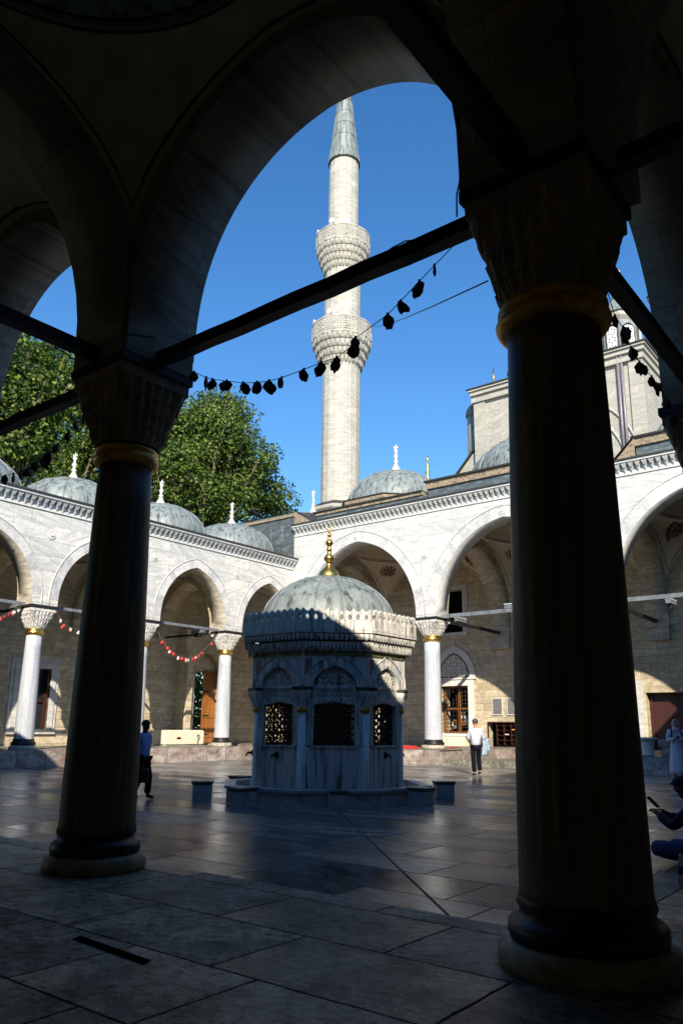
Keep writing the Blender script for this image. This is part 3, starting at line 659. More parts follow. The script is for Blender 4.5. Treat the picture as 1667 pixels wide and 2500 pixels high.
def framed_window(parent,axis,p,out,u0,u1,z0,z1,fw=.3,depth=.35,leaf='woodred',open_leaf=True):
    F=ptf(axis); m=MB()
    def bx(ua,ub,pa,pb,za,zb,mb=m,mm=0):
        pa,pb=sorted((p+out*pa,p+out*pb))
        if axis=='x': mb.box(ua,ub,pa,pb,za,zb,mm)
        else: mb.box(pa,pb,ua,ub,za,zb,mm)
    for k,(w_,t) in enumerate(((fw,.05),(fw*.62,.10))):
        o=fw if k==0 else fw*.62+.0
        bx(u0-o,u0,-.02,t,z0-.001*k,z1+.001*k); bx(u1,u1+o,-.02,t,z0-.001*k,z1+.001*k); bx(u0-o,u1+o,-.02,t+.002,z1+.002,z1+o)
    bx(u0-fw,u1+fw,-.02,.12,z0-.2,z0-.003)
    w_=m.build('window',[M['marble']],parent)
    g=MB(); bx(u0,u1,-.32,-.30,z0,z1,g); g.build('pane',[M['glass']],w_)
    l=MB()
    um=(u0+u1)/2
    bx(um-.05,um+.05,-.28,-.22,z0,z1,l); bx(u0,u1,-.279,-.221,z0+(z1-z0)*.45,z0+(z1-z0)*.45+.09,l)
    bx(u0,u0+.09,-.281,-.2,z0,z1,l); bx(u1-.09,u1,-.281,-.2,z0,z1,l)
    if open_leaf: bx(u1-.12,u1-.05,-.2,.0,z0+.05,z1-.1,l)
    l.build('casement',[M[leaf]],w_)
    return w_
framed_window(lp,'y',-32.9,1,18.45,19.95,1.35,4.05,.42)
framed_window(lp,'y',-32.9,1,13.2,14.7,1.35,4.05,.42)
# gate recess beyond the last bay, wooden door leaf standing open
m=MB(); arch_wall(m,'y',-32.88,-32.2,27.3,30.54,.66,6.6,[(29.05,1.05,4.3,1.2,'two')],0,0)
m.box(-32.1,-31.9,27.25,27.6,.66,5.3)
m.build('gate_surround',[M['lime']],lp)
m=MB()
for k in range(6): m.box(-32.86+.0,-32.80,29.16+k*.185,29.16+(k+1)*.185-.012,.68,4.55)
for z in (.95,2.0,3.3,4.2): m.box(-32.80,-32.765,29.14,30.27,z,z+.16)
for z in (1.1,2.1,3.4): m.box(-32.765,-32.75,29.15,29.6,z-.02,z+.05,1)
d=m.build('door',[M['wood'],M['iron']],lp)
# lead clad end of the tall roof seen over the last dome belongs to the far portico (below)
m=MB(); m.tube([(-32.1,27.9,.66),(-32.1,27.9,3.1)],.015,6); m.build('conduit',[M['pipe']],lp)
m=MB(); m.box(-32.88,-32.85,31.0,31.35,2.6,3.2); 
rebase(lp,(-30,17,0))
# platform steps under the far and left porticoes
m=MB(); m.box(-34,-27.42,3,27.15,-.05,.62); tag(m.build('platform',[M['ledge']]),kind='structure')
m=MB(); m.box(-34,-27.45,3,27.12,.622,.634); m.box(-27.5,-18.05,29.75,38.3,.622,.634); m.box(-10.9,3.3,29.75,38.3,.622,.634); m.box(-33.8,-27.5,29.9,38.3,.622,.634)
tag(m.build('platform_paving',[M['plat']]),kind='structure')
m=MB(); m.box(-27.5,-18.1,29.7,38.3,-.05,.62); m.box(-18.1,-17.0,31.7,38.3,-.05,.62); m.box(-10.95,3.3,29.7,38.3,-.05,.62); m.box(-34,-27.5,29.8,38.3,-.05,.619)
tag(m.build('platform',[M['ledge']]),kind='structure')
m=MB(); m.box(-18.1,-10.95,29.9,31.7,-.05,.24); m.box(-17.0,-10.95,31.7,38.3,-.05,.24); m.box(-34,-27.45,27.15,29.8,-.05,.14)
tag(m.build('threshold_step',[M['plat']]),kind='structure')
# ------------------------------------------------------------------ FAR PORTICO (in front of the prayer hall)
fp=thing('portico','taller sunlit marble arcade at the back right with wide pointed arches and carved cornice','portico')
FY=30.55; fx=[-19.2,-10.9,-2.3]
fa=[(-23.35,3.6,6.75,4.1,'two'),(-15.06,3.6,6.75,4.1,'two'),(-6.6,3.75,6.75,4.2,'two')]
m=MB(); arch_wall(m,'x',FY,FY+1.0,-34,3.4,6.52,12.05,fa,0,1); 
m.box(-27.6,-26.95,FY+.001,FY+.999,.62,6.52)
m.build('arcade_wall',[M['marble'],M['vous_c']],fp)
m=MB(); ml=MB()
for uc,a,zs,h,k in fa:
    voussoirs(m,'x',FY,-1,uc,a,zs,h,k,d=.50,nseg=33); moulding(ml,'x',FY,-1,uc,a,zs,h,k,d=.54,r=.022,foot=.1)
m.build('arch_ring',[M['vous_a'],M['vous_b'],M['vous_c']],fp); ml.build('arch_moulding',[M['marble']],fp)
for x,z in ((-19.2,9.6),(-10.9,9.6),(-23.35,11.12),(-15.06,11.12)):
    m=MB(); m.tube([(x,FY-.0,z),(x,FY-.035,z)],.15,16); m.tube([(x,FY-.035,z),(x,FY-.07,z)],.05,10)
    m.build('boss',[M['vous_a']],fp)
m=MB(); cornice(m,'x',FY,-1,-27.55,3.4,12.32,.33,.42,.27); m.build('cornice',[M['vous_a'],M['edge']],fp)
m=MB(); m.box(-34,3.4,FY,39,12.06,12.20); m.build('roof',[M['lead']],fp)
m=MB()
# lead covered upstand at the left end, its ridge cap
for k in range(5):
    x1=-27.62-.86*k; m.box(x1-.85,x1-.012,FY-.06,FY+.3,10.41,13.02)
for k in range(5): m.tube([(-27.6-.86*k-.86*.5*0,FY-.07,10.42),(-27.6-.86*k,FY-.07,13.0)],.03,6)
for z in (11.35,12.3): m.box(-31.9,-27.62,FY-.075,FY-.061,z,z+.03)
m.box(-32.2,-27.3,FY-.12,FY+4,13.021,13.09); m.build('lead_upstand',[M['leadd']],fp)
m=MB(); m.box(-32.1,-27.4,FY-.14,FY+.4,12.86,13.015); m.build('eaves_course',[M['brown']],fp)
# hip cap falling to the cornice
m=MB(); m.add([(-27.5,FY-.15,13.1),(-26.3,FY-.1,12.35),(-26.3,FY+3,12.35),(-27.5,FY+3,13.6),(-32.3,FY-.15,13.1),(-32.3,FY+3,13.6)],[(0,1,2,3),(4,0,3,5)]); 
m.add([(-27.5,FY-.15,12.32),(-27.5,FY-.15,13.1),(-26.3,FY-.1,12.34)],[(0,1,2)],1); m.build('hip_cap',[M['edge'],M['brown']],fp,recalc=False)
# drums and domes
def drum(parent,cx,cy,r,z0,z1,zd,rd,hd,fin=True):
    m=MB(); m.lathe([(r,z0),(r,z1)],8,(cx,cy),0,False,a0=pi/8); d=m.build('drum',[M['leadd']],parent)
    e=MB(); e.lathe([(r+.05,z1+.002),(r+.14,z1+.12),(r+.14,z1+.30)],8,(cx,cy),0,False,a0=pi/8); e.build('drum_cornice',[M['brown']],d)
    e=MB(); e.lathe([(r+.18,z1+.302),(r+.2,z1+.36),(rd+.05,z1+.5)],8,(cx,cy),0,False,a0=pi/8); e.build('lead_edge',[M['edge']],d)
    k=MB(); dome_mesh(k,(cx,cy),zd,rd,hd,rr=.035,ribs=20); dd=k.build('dome',[M['lead']],parent)
    if fin: a=MB(); alem(a,(cx,cy),zd+hd-.05,1.75,.42); a.build('finial',[M['capital']],dd)
m=MB(); m.box(-26.3,-19.5,FY+.35,37.5,12.201,12.75); m.build('lead_parapet',[M['leadd']],fp)
m=MB(); m.box(-26.35,-19.5,FY+.28,37.5,12.752,12.92); m.build('parapet_course',[M['brown']],fp)
m=MB(); m.box(-26.5,-19.5,FY+.2,37.5,12.922,12.98); m.build('parapet_edge',[M['edge']],fp)
drum(fp,-23.35,34.2,3.15,12.4,13.05,13.4,2.75,2.15)
for xa,xb in ((-19.35,-11.9),(-9.2,-2.5)):
    m=MB(); m.box(xa,xb,FY+.6,37.5,12.201,13.05); m.build('lead_parapet',[M['leadd']],fp)
    m=MB(); m.box(xa-.05,xb+.05,FY+.5,37.5,13.052,13.40); m.build('parapet_course',[M['brown']],fp)
    m=MB(); m.box(xa-.16,xb+.16,FY+.4,37.6,13.402,13.48); m.build('parapet_edge',[M['edge']],fp)
m=MB(); m.add([(-10.35,FY+.3,12.34),(-9.2,FY+.3,13.44),(-9.2,37,13.44),(-10.35,37,12.34)],[(0,1,2,3)],0)
m.add([(-10.3,FY+.45,12.3),(-9.2,FY+.45,13.4),(-9.2,FY+.45,12.3)],[(0,1,2)],1); m.build('sloping_end',[M['edge'],M['brown']],fp,recalc=False)
for cx in (-15.06,-6.0):
    k=MB(); dome_mesh(k,(cx,34.6),13.45,3.4,2.35,rr=.035,ribs=20); dd=k.build('dome',[M['lead']],fp); a=MB(); alem(a,(cx,34.6),15.7,1.7,.42); a.build('finial',[M['capital']],dd)
BW=38.2
winL=(-23.05,-21.3,1.28,3.86)
m=MB(); wall_holes(m,'x',BW,BW+.9,-34,3.4,.2,12.0,[winL,(-23.0,-21.52,6.85,9.3),(-20.2,-18.43,.36,1.88),(-11.75,-5.5,.64,3.3)])
m.build('back_wall',[M['lime']],fp)
for x in fx+[-27.5]:
    m=MB(); arch_wall(m,'y',x-.55,x+.55,FY+1.0,BW,6.52,12.0,[(34.87,3.2,6.75,4.0,'two')],0,0); m.build('cross_arch',[M['crossfar']],fp)
    m=MB(); m.box(x-.55,x+.55,BW-.32,BW-.001,5.75,6.52); m.box(x-.62,x+.62,BW-.38,BW-.322,6.35,6.52); m.build('wall_bracket',[M['crossfar']],fp)
m=MB(); ln=MB(); rs=[]
for xa,xb in ((-26.95,-19.75),(-18.65,-11.45),(-10.35,-2.85)):
    pt=vault(m,ln,xa,xb,FY+1.0,BW,7.2,4.1,4.1,3.2,11.2,1.6,'two'); rs.append(pt)
v=m.build('vault',[M['plaster_far']],fp,recalc=False); ln.build('painted_line',[M['line']],v,recalc=False)
# painted rosettes on the pendentives
for pt in rs:
    for tq in (2.36,.78):
        t=tq; p=Vector(pt(t,.56)); a=Vector(pt(t+.06,.56))-p; b=Vector(pt(t,.62))-p; n=a.cross(b).normalized()
        cdir=Vector((-sin(t)*0,0,0)); 
        if n.z>0: n=-n
        ex=a.normalized(); ey=n.cross(ex).normalized(); p=p+n*.03
        m=MB(); Rr=.78
        def ring(r0,r1,k=48,off=0):
            vs=[]; 
            for i in range(k):
                q=2*pi*i/k; d=ex*cos(q)+ey*sin(q); vs+= [p+d*r0+n*off,p+d*r1+n*off]
            m.add(vs,[(2*i,2*i+1,(2*i+3)%(2*k),(2*i+2)%(2*k)) for i in range(k)],0)
        ring(.70*Rr,.76*Rr); ring(.81*Rr,.86*Rr)
        for i in range(22):
            q=2*pi*i/22; d=ex*cos(q)+ey*sin(q); e=-ex*sin(q)+ey*cos(q)
            m.add([p+d*Rr*.86-e*.085,p+d*Rr*.94-e*.10,p+d*Rr*1.02,p+d*Rr*.94+e*.10,p+d*Rr*.86+e*.085],[(0,1,2,3,4)],0)
        for rr_,cnt,sz in ((.12,1,.1),(.30,6,.085),(.53,12,.08)):
            for i in range(cnt):
                q=2*pi*i/cnt+rr_; c=p+(ex*cos(q)+ey*sin(q))*rr_*Rr*(0 if cnt==1 else 1)
                for j in range(6):
                    q2=2*pi*j/6; c2=c+(ex*cos(q2)+ey*sin(q2))*sz*Rr
                    w1=sz*.5
                    m.add([c2+ex*w1*cos(x_)+ey*w1*sin(x_) for x_ in (0,1.05,2.1,3.14,4.2,5.25)],[tuple(range(6))],0)
        m.build('rosette',[M['rose']],fp,recalc=False)
for x in fx[:2]: column(fp,x,31.05,.64,5.78,6.50,.40,.37,.42,.62,far_m,baseh=.40,baser=.56,ring=.26)
for xa,xb in ((-27.0,-19.8),(-18.6,-11.5),(-10.3,-2.9)): tie(fp,(xa,31.05,6.66),(xb,31.05,6.66),.085,'tie',0)
for x in fx[:2]: tie(fp,(x+.1,31.6,6.62),(x,BW-.3,6.62),.075,'iron',.01)
# window with wooden frame and iron grille
m=MB(); 
u0,u1,z0,z1=winL
for k,(w_,t) in enumerate(((.34,.05),(.2,.09))):
    m.box(u0-w_,u0,BW-t,BW+.02,z0-.14,z1); m.box(u1,u1+w_,BW-t,BW+.02,z0-.14,z1); m.box(u0-w_,u1+w_,BW-t-.002,BW+.02,z1+.002,z1+w_)
m.box(u0,u1,BW-.05,BW+.02,z0-.14,z0)
wn=m.build('window',[M['vous_a']],fp)
m=MB()
for x in (u0+.04,u0+.98,u1-.04): m.box(x-.07,x+.07,BW+.25,BW+.35,z0,z1)
m.box(u0,u1,BW+.251,BW+.349,z0,z0+.1); m.box(u0,u1,BW+.252,BW+.352,2.55,2.66); m.box(u0,u1,BW+.253,BW+.353,z1-.1,z1)
m.build('frame',[M['wood']],wn)
m=MB()
for k in range(9): x=u0+.1+k*(u1-u0-.2)/8; m.tube([(x,BW+.12,z0),(x,BW+.12,z1)],.014,6)
for k in range(12): z=z0+.12+k*(z1-z0-.24)/11; m.tube([(u0,BW+.12,z),(u1,BW+.12,z)],.014,6)
m.build('grille',[M['iron']],wn)
m=MB(); m.box(u0-.3,u1+.3,BW+1.2,BW+1.25,z0-.3,z1+.3)
for k in range(14):
    x=random.uniform(u0+.1,u1-.1); z=z0+random.uniform(0,.9)
    m.box(x,x+random.uniform(.08,.2),BW+.6,BW+.75,z,z+random.uniform(.15,.5),random.choice((1,2,3)))
m.build('room',[M['dark'],M['cream'],M['wood'],M['jacket']],wn)
# pierced tympanum above the window
m=MB(); uc=(u0+u1)/2; TA=1.02; TZ=4.32; TH=1.42
m.box(uc-TA-.36,uc+TA+.36,BW-.10,BW+.02,3.99+.22,TZ)
A=arch_pts(TA,TH,'two',40); B=arch_pts(TA+.34,TH+.36,'two',40)
for i in range(40):
    m.add([(uc+A[i][0],BW-.10,TZ+A[i][1]),(uc+A[i+1][0],BW-.10,TZ+A[i+1][1]),(uc+B[i+1][0],BW-.10,TZ+B[i+1][1]),(uc+B[i][0],BW-.10,TZ+B[i][1]),
           (uc+A[i][0],BW,TZ+A[i][1]),(uc+A[i+1][0],BW,TZ+A[i+1][1]),(uc+B[i+1][0],BW,TZ+B[i+1][1]),(uc+B[i][0],BW,TZ+B[i][1])],[(0,1,2,3),(0,4,5,1),(3,2,6,7)],0)
B=arch_pts(TA+.62,TH+.66,'two',40); m.tube([(uc+a,BW-.02,TZ+b) for a,b in B],.025,5)
ty=m.build('tympanum',[M['vous_a']],fp)
m=MB(); m.box(uc-TA,uc+TA,BW-.028,BW-.008,TZ,TZ+.02)
A=arch_pts(TA,TH,'two',30)
for (a,za),(b,zb) in zip(A[:-1],A[1:]): m.add([(uc+a,BW-.02,TZ),(uc+b,BW-.02,TZ),(uc+b,BW-.02,TZ+zb),(uc+a,BW-.02,TZ+za)],[(0,1,2,3)])
m.build('opening',[M['dark']],ty,recalc=False)  # black sheet on the solid wall, painted shade behind the screen
def in_arch(uc,z0_,a,h,ins=0,kind='two'):
    T=arch_pts(a-ins,h-ins,kind,40)
    def g(u,z):
        uu=u-uc; zz=z-z0_
        if abs(uu)>=a-ins or zz<ins*.3: return False
        for (x0,za),(x1,zb) in zip(T[:-1],T[1:]):
            if x0<=uu<=x1: return zz<za+(zb-za)*(uu-x0)/max(1e-9,x1-x0)
        return False
    return g
m=MB(); lattice(m,ptf('x'),BW-.075,.03,in_arch(uc,TZ,TA,TH,.12),uc-TA,uc+TA,TZ,TZ+TH,.19,.019,kinds=(0,60,120)); lattice(m,ptf('x'),BW-.08,.03,in_arch(uc,TZ,TA,TH,.12),uc-TA,uc+TA,TZ,TZ+TH,.33,.019,kinds=(30,90,150))
for ins in (.02,.13): m.tube([(uc+a,BW-.06,TZ+b) for a,b in arch_pts(TA-ins,TH-ins,'two',30)],.022,5)
for k in range(7): 
    a=-TA+.05+k*(2*TA-.1)/6; m.box(uc+a-.02,uc+a+.02,BW-.07,BW-.04,TZ,TZ+.12)
m.box(uc-TA,uc+TA,BW-.071,BW-.041,TZ+.12,TZ+.15)
m.build('pierced_screen',[M['capital']],ty,recalc=False)
# upper window
m=MB(); U=(-23.0,-21.52,6.85,9.3)
for w_,t in ((.26,.06),(.14,.1)):
    m.box(U[0]-w_,U[0],BW-t,BW+.02,U[2],U[3]); m.box(U[1],U[1]+w_,BW-t,BW+.02,U[2],U[3]); m.box(U[0]-w_,U[1]+w_,BW-t-.002,BW+.02,U[3]+.002,U[3]+w_)
m.box(U[0]-.3,U[1]+.3,BW-.14,BW+.02,U[2]-.16,U[2]-.003); wn=m.build('window',[M['vous_c']],fp)
m=MB(); m.box(U[0]-.2,U[1]+.2,BW+.5,BW+.55,U[2]-.2,U[3]+.2); m.build('pane',[M['dark']],wn)
m=MB()
for k in range(9): x=U[0]+k*(U[1]-U[0])/8; m.tube([(x,BW+.1,U[2]),(x,BW+.1,U[2]+.75)],.018,6)
m.tube([(U[0],BW+.1,U[2]+.75),(U[1],BW+.1,U[2]+.75)],.02,6); m.build('railing',[M['iron']],wn)
# big doorway of the prayer hall, red brown leaves
m=MB(); m.box(-11.74,-5.51,BW+.5,BW+.6,.64,3.3)
for x in (-11.7,-10.2,-8.7,-7.2): m.box(x,x+.12,BW+.42,BW+.498,.64,3.3)
m.build('door',[M['woodred']],fp)
m=MB(); m.box(-12.35,-11.85,BW-.22,BW-.001,.64,3.9); m.build('door_jamb',[M['marble']],fp)
# drain pipe on the wall
m=MB(); m.tube([(-18.2,BW-.06,.3),(-18.2,BW-.06,5.4)],.03,8); m.build('conduit',[M['brown']],fp)
# shoe cupboard opening
m=MB(); m.box(-20.2,-18.43,BW+.55,BW+.6,.36,1.88); rk=m.build('shoe_rack',[M['dark']],fp)
m=MB()
for k in range(6): z=.45+k*.25; m.box(-19.7,-18.45,BW+.06,BW+.5,z,z+.022)
for x in (-19.72,-19.3,-18.88,-18.45): m.box(x,x+.03,BW+.05,BW+.5,.36,1.88)
m.box(-20.2,-18.43,BW-.02,BW+.05,.34,.40); m.box(-20.22,-20.16,BW-.02,BW+.05,.40,1.88); m.box(-20.22,-18.41,BW-.021,BW+.051,1.86,1.92)
m.build('shelf',[M['woodred']],rk)
rebase(fp,(-15,34,0))
def ray(x,y): return f*Fpx+r2*(x-pcx)-u2*(y-pcy)
def atX(x,y,X): d=ray(x,y); return Vector((0,0,1.6))+d*(X/d.x)
def atY(x,y,Y): d=ray(x,y); return Vector((0,0,1.6))+d*(Y/d.y)
def atZ(x,y,Z=0): d=ray(x,y); return Vector((0,0,1.6))+d*((Z-1.6)/d.z)
# ------------------------------------------------------------------ FOUNTAIN
ft=thing('fountain','octagonal domed marble ablution fountain with pierced screens and a gilded finial in the court','fountain',(FC[0],FC[1],0))
RV=1.86; AP=RV*cos(pi/8); SH=RV*sin(pi/8)
def face_obj(name,mesh,mats,k): return link(name,mesh,ft,(0,0,0),R(45*k))
# shared meshes, face looks along +X
m=MB(); m.box(AP-.16,AP-.05,-.60,.60,.0,1.17,0); m.box(AP-.17,AP-.02,-.5,.5,1.165,1.20,0); lower=m.mesh('lower_panel',[M['ftn']])
m=MB(); m.tube([(AP-.05,0,1.0),(AP+.06,0,1.0),(AP+.10,0,.97),(AP+.11,0,.93)],[.03,.025,.022,.016],8); m.ball((AP-.04,0,1.0),.05,.07,.07); tap=m.mesh('tap',[M['bronze']])
m=MB()  # window frame with scalloped head
for s_ in (-1,1): m.box(AP-.15,AP-.045,*sorted((s_*.44,s_*.60)),1.201,2.14)
nS=7
for i in range(nS*6):
    y0=-.44+.88*i/(nS*6); y1=-.44+.88*(i+1)/(nS*6)
    q=lambda y:2.035+.075*(1-abs(y)/.44)*.9+.02*(1-abs(sin(pi*nS*(y+.44)/.88)))*-1+.02
    m.add([(AP-.13,y0,q(y0)),(AP-.13,y1,q(y1)),(AP-.13,y1,2.17),(AP-.13,y0,2.17),(AP-.06,y0,q(y0)),(AP-.06,y1,q(y1)),(AP-.06,y1,2.17),(AP-.06,y0,2.17)],[(0,1,2,3),(4,5,6,7),(0,1,5,4)])
m.box(AP-.14,AP-.05,-.46,.46,2.14,2.19); m.box(AP-.14,AP-.05,-.46,.46,2.395,2.45)
for s_ in (-1,1): m.box(AP-.14,AP-.052,*sorted((s_*.40,s_*.46)),2.191,2.394)
frame=m.mesh('window_frame',[M['ftnw']])
FYt=ptf('y')
m=MB(); lattice(m,FYt,AP-.10,.03,lambda u,z:abs(u)<.40 and 2.19<z<2.395,-.42,.42,2.18,2.40,.088,.0115,kinds=(0,60,120)); lat1=m.mesh('pierced_panel',[M['ftnw']],False)
m=MB(); ia=in_arch(0,2.44,.46,.44,.03,'ogee'); lattice(m,FYt,AP-.10,.03,ia,-.45,.45,2.44,2.90,.105,.0115,kinds=(0,60,120)); lattice(m,FYt,AP-.11,.03,ia,-.45,.45,2.44,2.90,.21,.0115,kinds=(30,90,150))
Ain=arch_pts(.44,.42,'ogee',24)
m.tube([(AP-.085,a,2.45+b) for a,b in Ain],.02,4); lat2=m.mesh('pierced_screen',[M['ftnw']],False)
m=MB(); lattice(m,FYt,AP-.18,.015,lambda u,z:abs(u)<.46 and 1.18<z<2.16,-.46,.46,1.18,2.16,.115,.011,kinds=(0,45,90,135)); grl=m.mesh('grille',[M['bronze']],False)
m=MB(); sw=AP*math.tan(pi/8)
arch_wall(m,'y',AP-.14,AP,-sw,sw,2.42,3.2,[(0,.47,2.44,.44,'ogee')],0,0); up=m.mesh('arch_panel',[M['ftn']])
m=MB(); A=arch_pts(.47,.44,'ogee',30); B=arch_pts(.66,.68,'ogee',30); rnd=random.Random(3)
for i in range(30):
    if i%2==0: mm=rnd.choice((0,0,1,2))
    po=AP+.012
    m.add([(po,A[i][0],2.44+A[i][1]),(po,A[i+1][0],2.44+A[i+1][1]),(po,B[i+1][0],2.40+B[i+1][1]),(po,B[i][0],2.40+B[i][1])],[(0,1,2,3)],mm)
rg=m.mesh('arch_ring',[M['ftnw'],M['ftn'],M['basin']],False)
m=MB(); Bm=arch_pts(.68,.71,'ogee',30)
m.tube([(AP+.015,a,2.40+b+(.05*max(0,1-abs(a)/.12))) for a,b in Bm],.016,5); m.tube([(AP,0,2.93),(AP+.03,0,2.93)],.05,14); m.tube([(AP+.03,0,2.93),(AP+.06,0,2.93)],.02,8); mo=m.mesh('arch_moulding',[M['ftnw']])
m=MB(); m.box(AP+.001,AP+.006,-sw+.06,-.50,2.68,3.02); pk=m.mesh('coloured_inlay',[M['ftnpink']])
m=MB()
for s_ in (-1,1): m.box(AP+.001,AP+.018,*sorted((s_*.04,s_*(sw-.04))),3.085,3.185,0)
rnd=random.Random(11)
for s_ in (-1,1):
    y=s_*.07
    while abs(y)<sw-.1:
        z=3.10; h=rnd.uniform(.03,.07)
        pts=[(AP+.021,y,z+h),(AP+.021,y+s_*.004,z+.012),(AP+.021,y+s_*.02,z),(AP+.021,y+s_*.038,z+.014)]
        m.tube(pts,.0045,4,1); 
        if rnd.random()<.5: m.ball((AP+.021,y+s_*.02,z+.055),.006,.006,.006,6,1)
        if rnd.random()<.3: m.tube([(AP+.021,y,z+.05),(AP+.021,y+s_*.05,z+.07)],.0045,4,1)
        y+=s_*rnd.uniform(.03,.05)
ins=m.mesh('inscription_panel',[M['green'],M['script']])
# two tiers of hanging points and the cresting
m=MB()
def tierf(z0,z1,rA,rB,n,dz):
    wA=rA*math.tan(pi/8); wB=rB*math.tan(pi/8)
    m.add([(rA,-wA,z0),(rA,wA,z0),(rB,wB,z1),(rB,-wB,z1)],[(0,1,2,3)])
    m.add([(AP,-sw,z0),(AP,sw,z0),(rA,wA,z0),(rA,-wA,z0)],[(0,1,2,3)])
    for i in range(n):
        y=-wB+(i+.5)*2*wB/n; w_=wB/n*.82; ro=rB-.004; ya=y*wA/wB
        m.add([(ro,y-w_,z1),(ro,y+w_,z1),(ro,y+w_*.9,z0+.06),(ro,y-w_*.9,z0+.06),(ro-.015,y,z0-dz),(ro-.09,y-w_,z1),(ro-.09,y+w_,z1),(ro-.09,y+w_*.9,z0+.06),(ro-.09,y-w_*.9,z0+.06)],
              [(0,1,2,3),(3,2,4),(5,6,7,8),(8,7,4),(0,3,8,5),(1,2,7,6),(3,4,8),(2,4,7)])
tierf(3.24,3.38,AP+.08,AP+.16,18,.05); tierf(3.43,3.56,AP+.16,AP+.24,15,.04)
wB=(AP+.24)*math.tan(pi/8)
m.box(AP-.02,AP+.06,-sw-.02,sw+.02,3.19,3.25); m.box(AP+.0,AP+.265,-wB,wB,3.561,3.61)
cor=m.mesh('hanging_cornice',[M['ftnw']])
m=MB(); n=9; wP=(AP+.25)*math.tan(pi/8); w_=2*wP/n; x0,x1=AP+.17,AP+.25
prof=[(-.5,3.611),(.5,3.611),(.5,3.83),(.30,3.86),(.27,3.91),(.36,3.94),(.5,3.97),(.47,4.02),(.25,4.035),(.12,4.07),(0,4.085),(-.12,4.07),(-.25,4.035),(-.47,4.02),(-.5,3.97),(-.36,3.94),(-.27,3.91),(-.30,3.86),(-.5,3.83)]
for i in range(n):
    yc=-wP+(i+.5)*w_; vs=[(x0,yc+a*w_*.999,z) for a,z in prof]+[(x1,yc+a*w_*.999,z) for a,z in prof]; L=len(prof)
    lo=[0,1,2,3,17,18]; mid=[3,4,16,17]; hi=[4,5,6,7,8,9,10,11,12,13,14,15,16]
    for q in (lo,mid,hi): m.add(vs,[tuple(q),tuple(a+L for a in q)],0)
    m.add(vs,[(j,(j+1)%L,(j+1)%L+L,j+L) for j in range(1,L-1)],0)
    # raised leaf on each merlon
    m.obox((x1+.006,yc,3.74),(.008,0,0),(0,w_*.30,0),(0,0,.10)); m.obox((x1+.006,yc,3.86),(.008,0,0),(0,w_*.14,0),(0,0,.05))
m.box(x0-.01,x1+.02,-wP-.0,wP+.0,3.612,3.66)
cre=m.mesh('cresting',[M['ftnw']],False)
for k in range(8):
    lpn=face_obj('lower_panel',lower,None,k)
    if k not in (7,): link('tap',tap,lpn)
    fr=face_obj('window_frame',frame,None,k); link('grille',grl,fr); link('pierced_panel',lat1,fr); link('pierced_screen',lat2,fr)
    a=face_obj('arch_panel',up,None,k); link('arch_ring',rg,a); link('arch_moulding',mo,a); link('coloured_inlay',pk,a); link('inscription_panel',ins,a)
    face_obj('hanging_cornice',cor,None,k); face_obj('cresting',cre,None,k)
sh=MB(); sh.lathe([(.16,0),(.16,.30),(.125,.36),(.118,1.9)],20,(0,0),0); shm=sh.mesh('corner_column',[M['ftn']])
rg_=MB(); rg_.lathe([(.12,1.90),(.15,1.91),(.16,1.94),(.145,1.965),(.15,1.985),(.13,2.0)],20,(0,0),0); rgm=rg_.mesh('neck_ring',[M['ringgold']])
cp=MB(); capital(cp,0,0,1.995,2.36,.14,.20,0,tiers=3,seg=12); cp.box(-.215,.215,-.215,.215,2.361,2.42,1); cpm=cp.mesh('capital',[M['ftn'],M['edge']])
for k in range(8):
    a=R(22.5+45*k); c=link('corner_column',shm,ft,((RV-.17)*cos(a),(RV-.17)*sin(a),0),a); link('neck_ring',rgm,c); link('capital',cpm,c)
m=MB(); m.lathe([(RV+.0,0.0),(RV+.0,.06)],8,(0,0),0,False,a0=pi/8); m.build('plinth',[M['ftn']],ft)
m=MB(); m.lathe([(AP+.05,3.55),(.02,3.56)],8,(0,0),0,False,a0=pi/8,cap=False); m.build('ceiling',[M['dark']],ft)
m=MB(); m.lathe([(.62,.0),(.62,3.5)],16,(0,0),0); m.build('water_tank',[M['ftn']],ft)
m=MB(); m.lathe([(1.72,3.62),(1.68,3.95)],48,(0,0),0,True,cap=False); dome_mesh(m,(0,0),3.93,1.60,1.20,ribs=16,rr=.022,rows=(.62,)); dm=m.build('dome',[M['lead']],ft)
m=MB(); m.lathe([(.27,5.10),(.265,5.17),(.20,5.29),(.10,5.38),(.06,5.43),(.055,5.5),(.10,5.54),(.135,5.60),(.10,5.67),(.055,5.71),(.05,5.80),(.07,5.82),(.05,5.85),(.045,5.92),(.075,5.95),(.095,6.0),(.07,6.05),(.035,6.08),(.035,6.16),(.055,6.19),(.035,6.22),(.015,6.30)],24,(0,0),0)
m.tube([(.085*sin(t)*cos(R(50)),.085*sin(t)*sin(R(50)),6.40-.085*cos(t)) for t in [-2.7+5.4*i/20 for i in range(21)]],[.004+.014*sin(pi*i/20) for i in range(21)],6)
m.build('finial',[M['gold']],dm)
BR=2.42
m=MB(); m.lathe([(BR-.02,-.02),(BR-.02,.29),(BR+.03,.292),(BR+.03,.345),(BR-.22,.346),(BR-.22,.06),(BR-.5,.05)],8,(0,0),0,False,a0=pi/8,cap=False)
m.lathe([(BR-.22,.07),(.02,.07)],8,(0,0),0,False,a0=pi/8,cap=False); m.build('basin_wall',[M['basin']],ft)
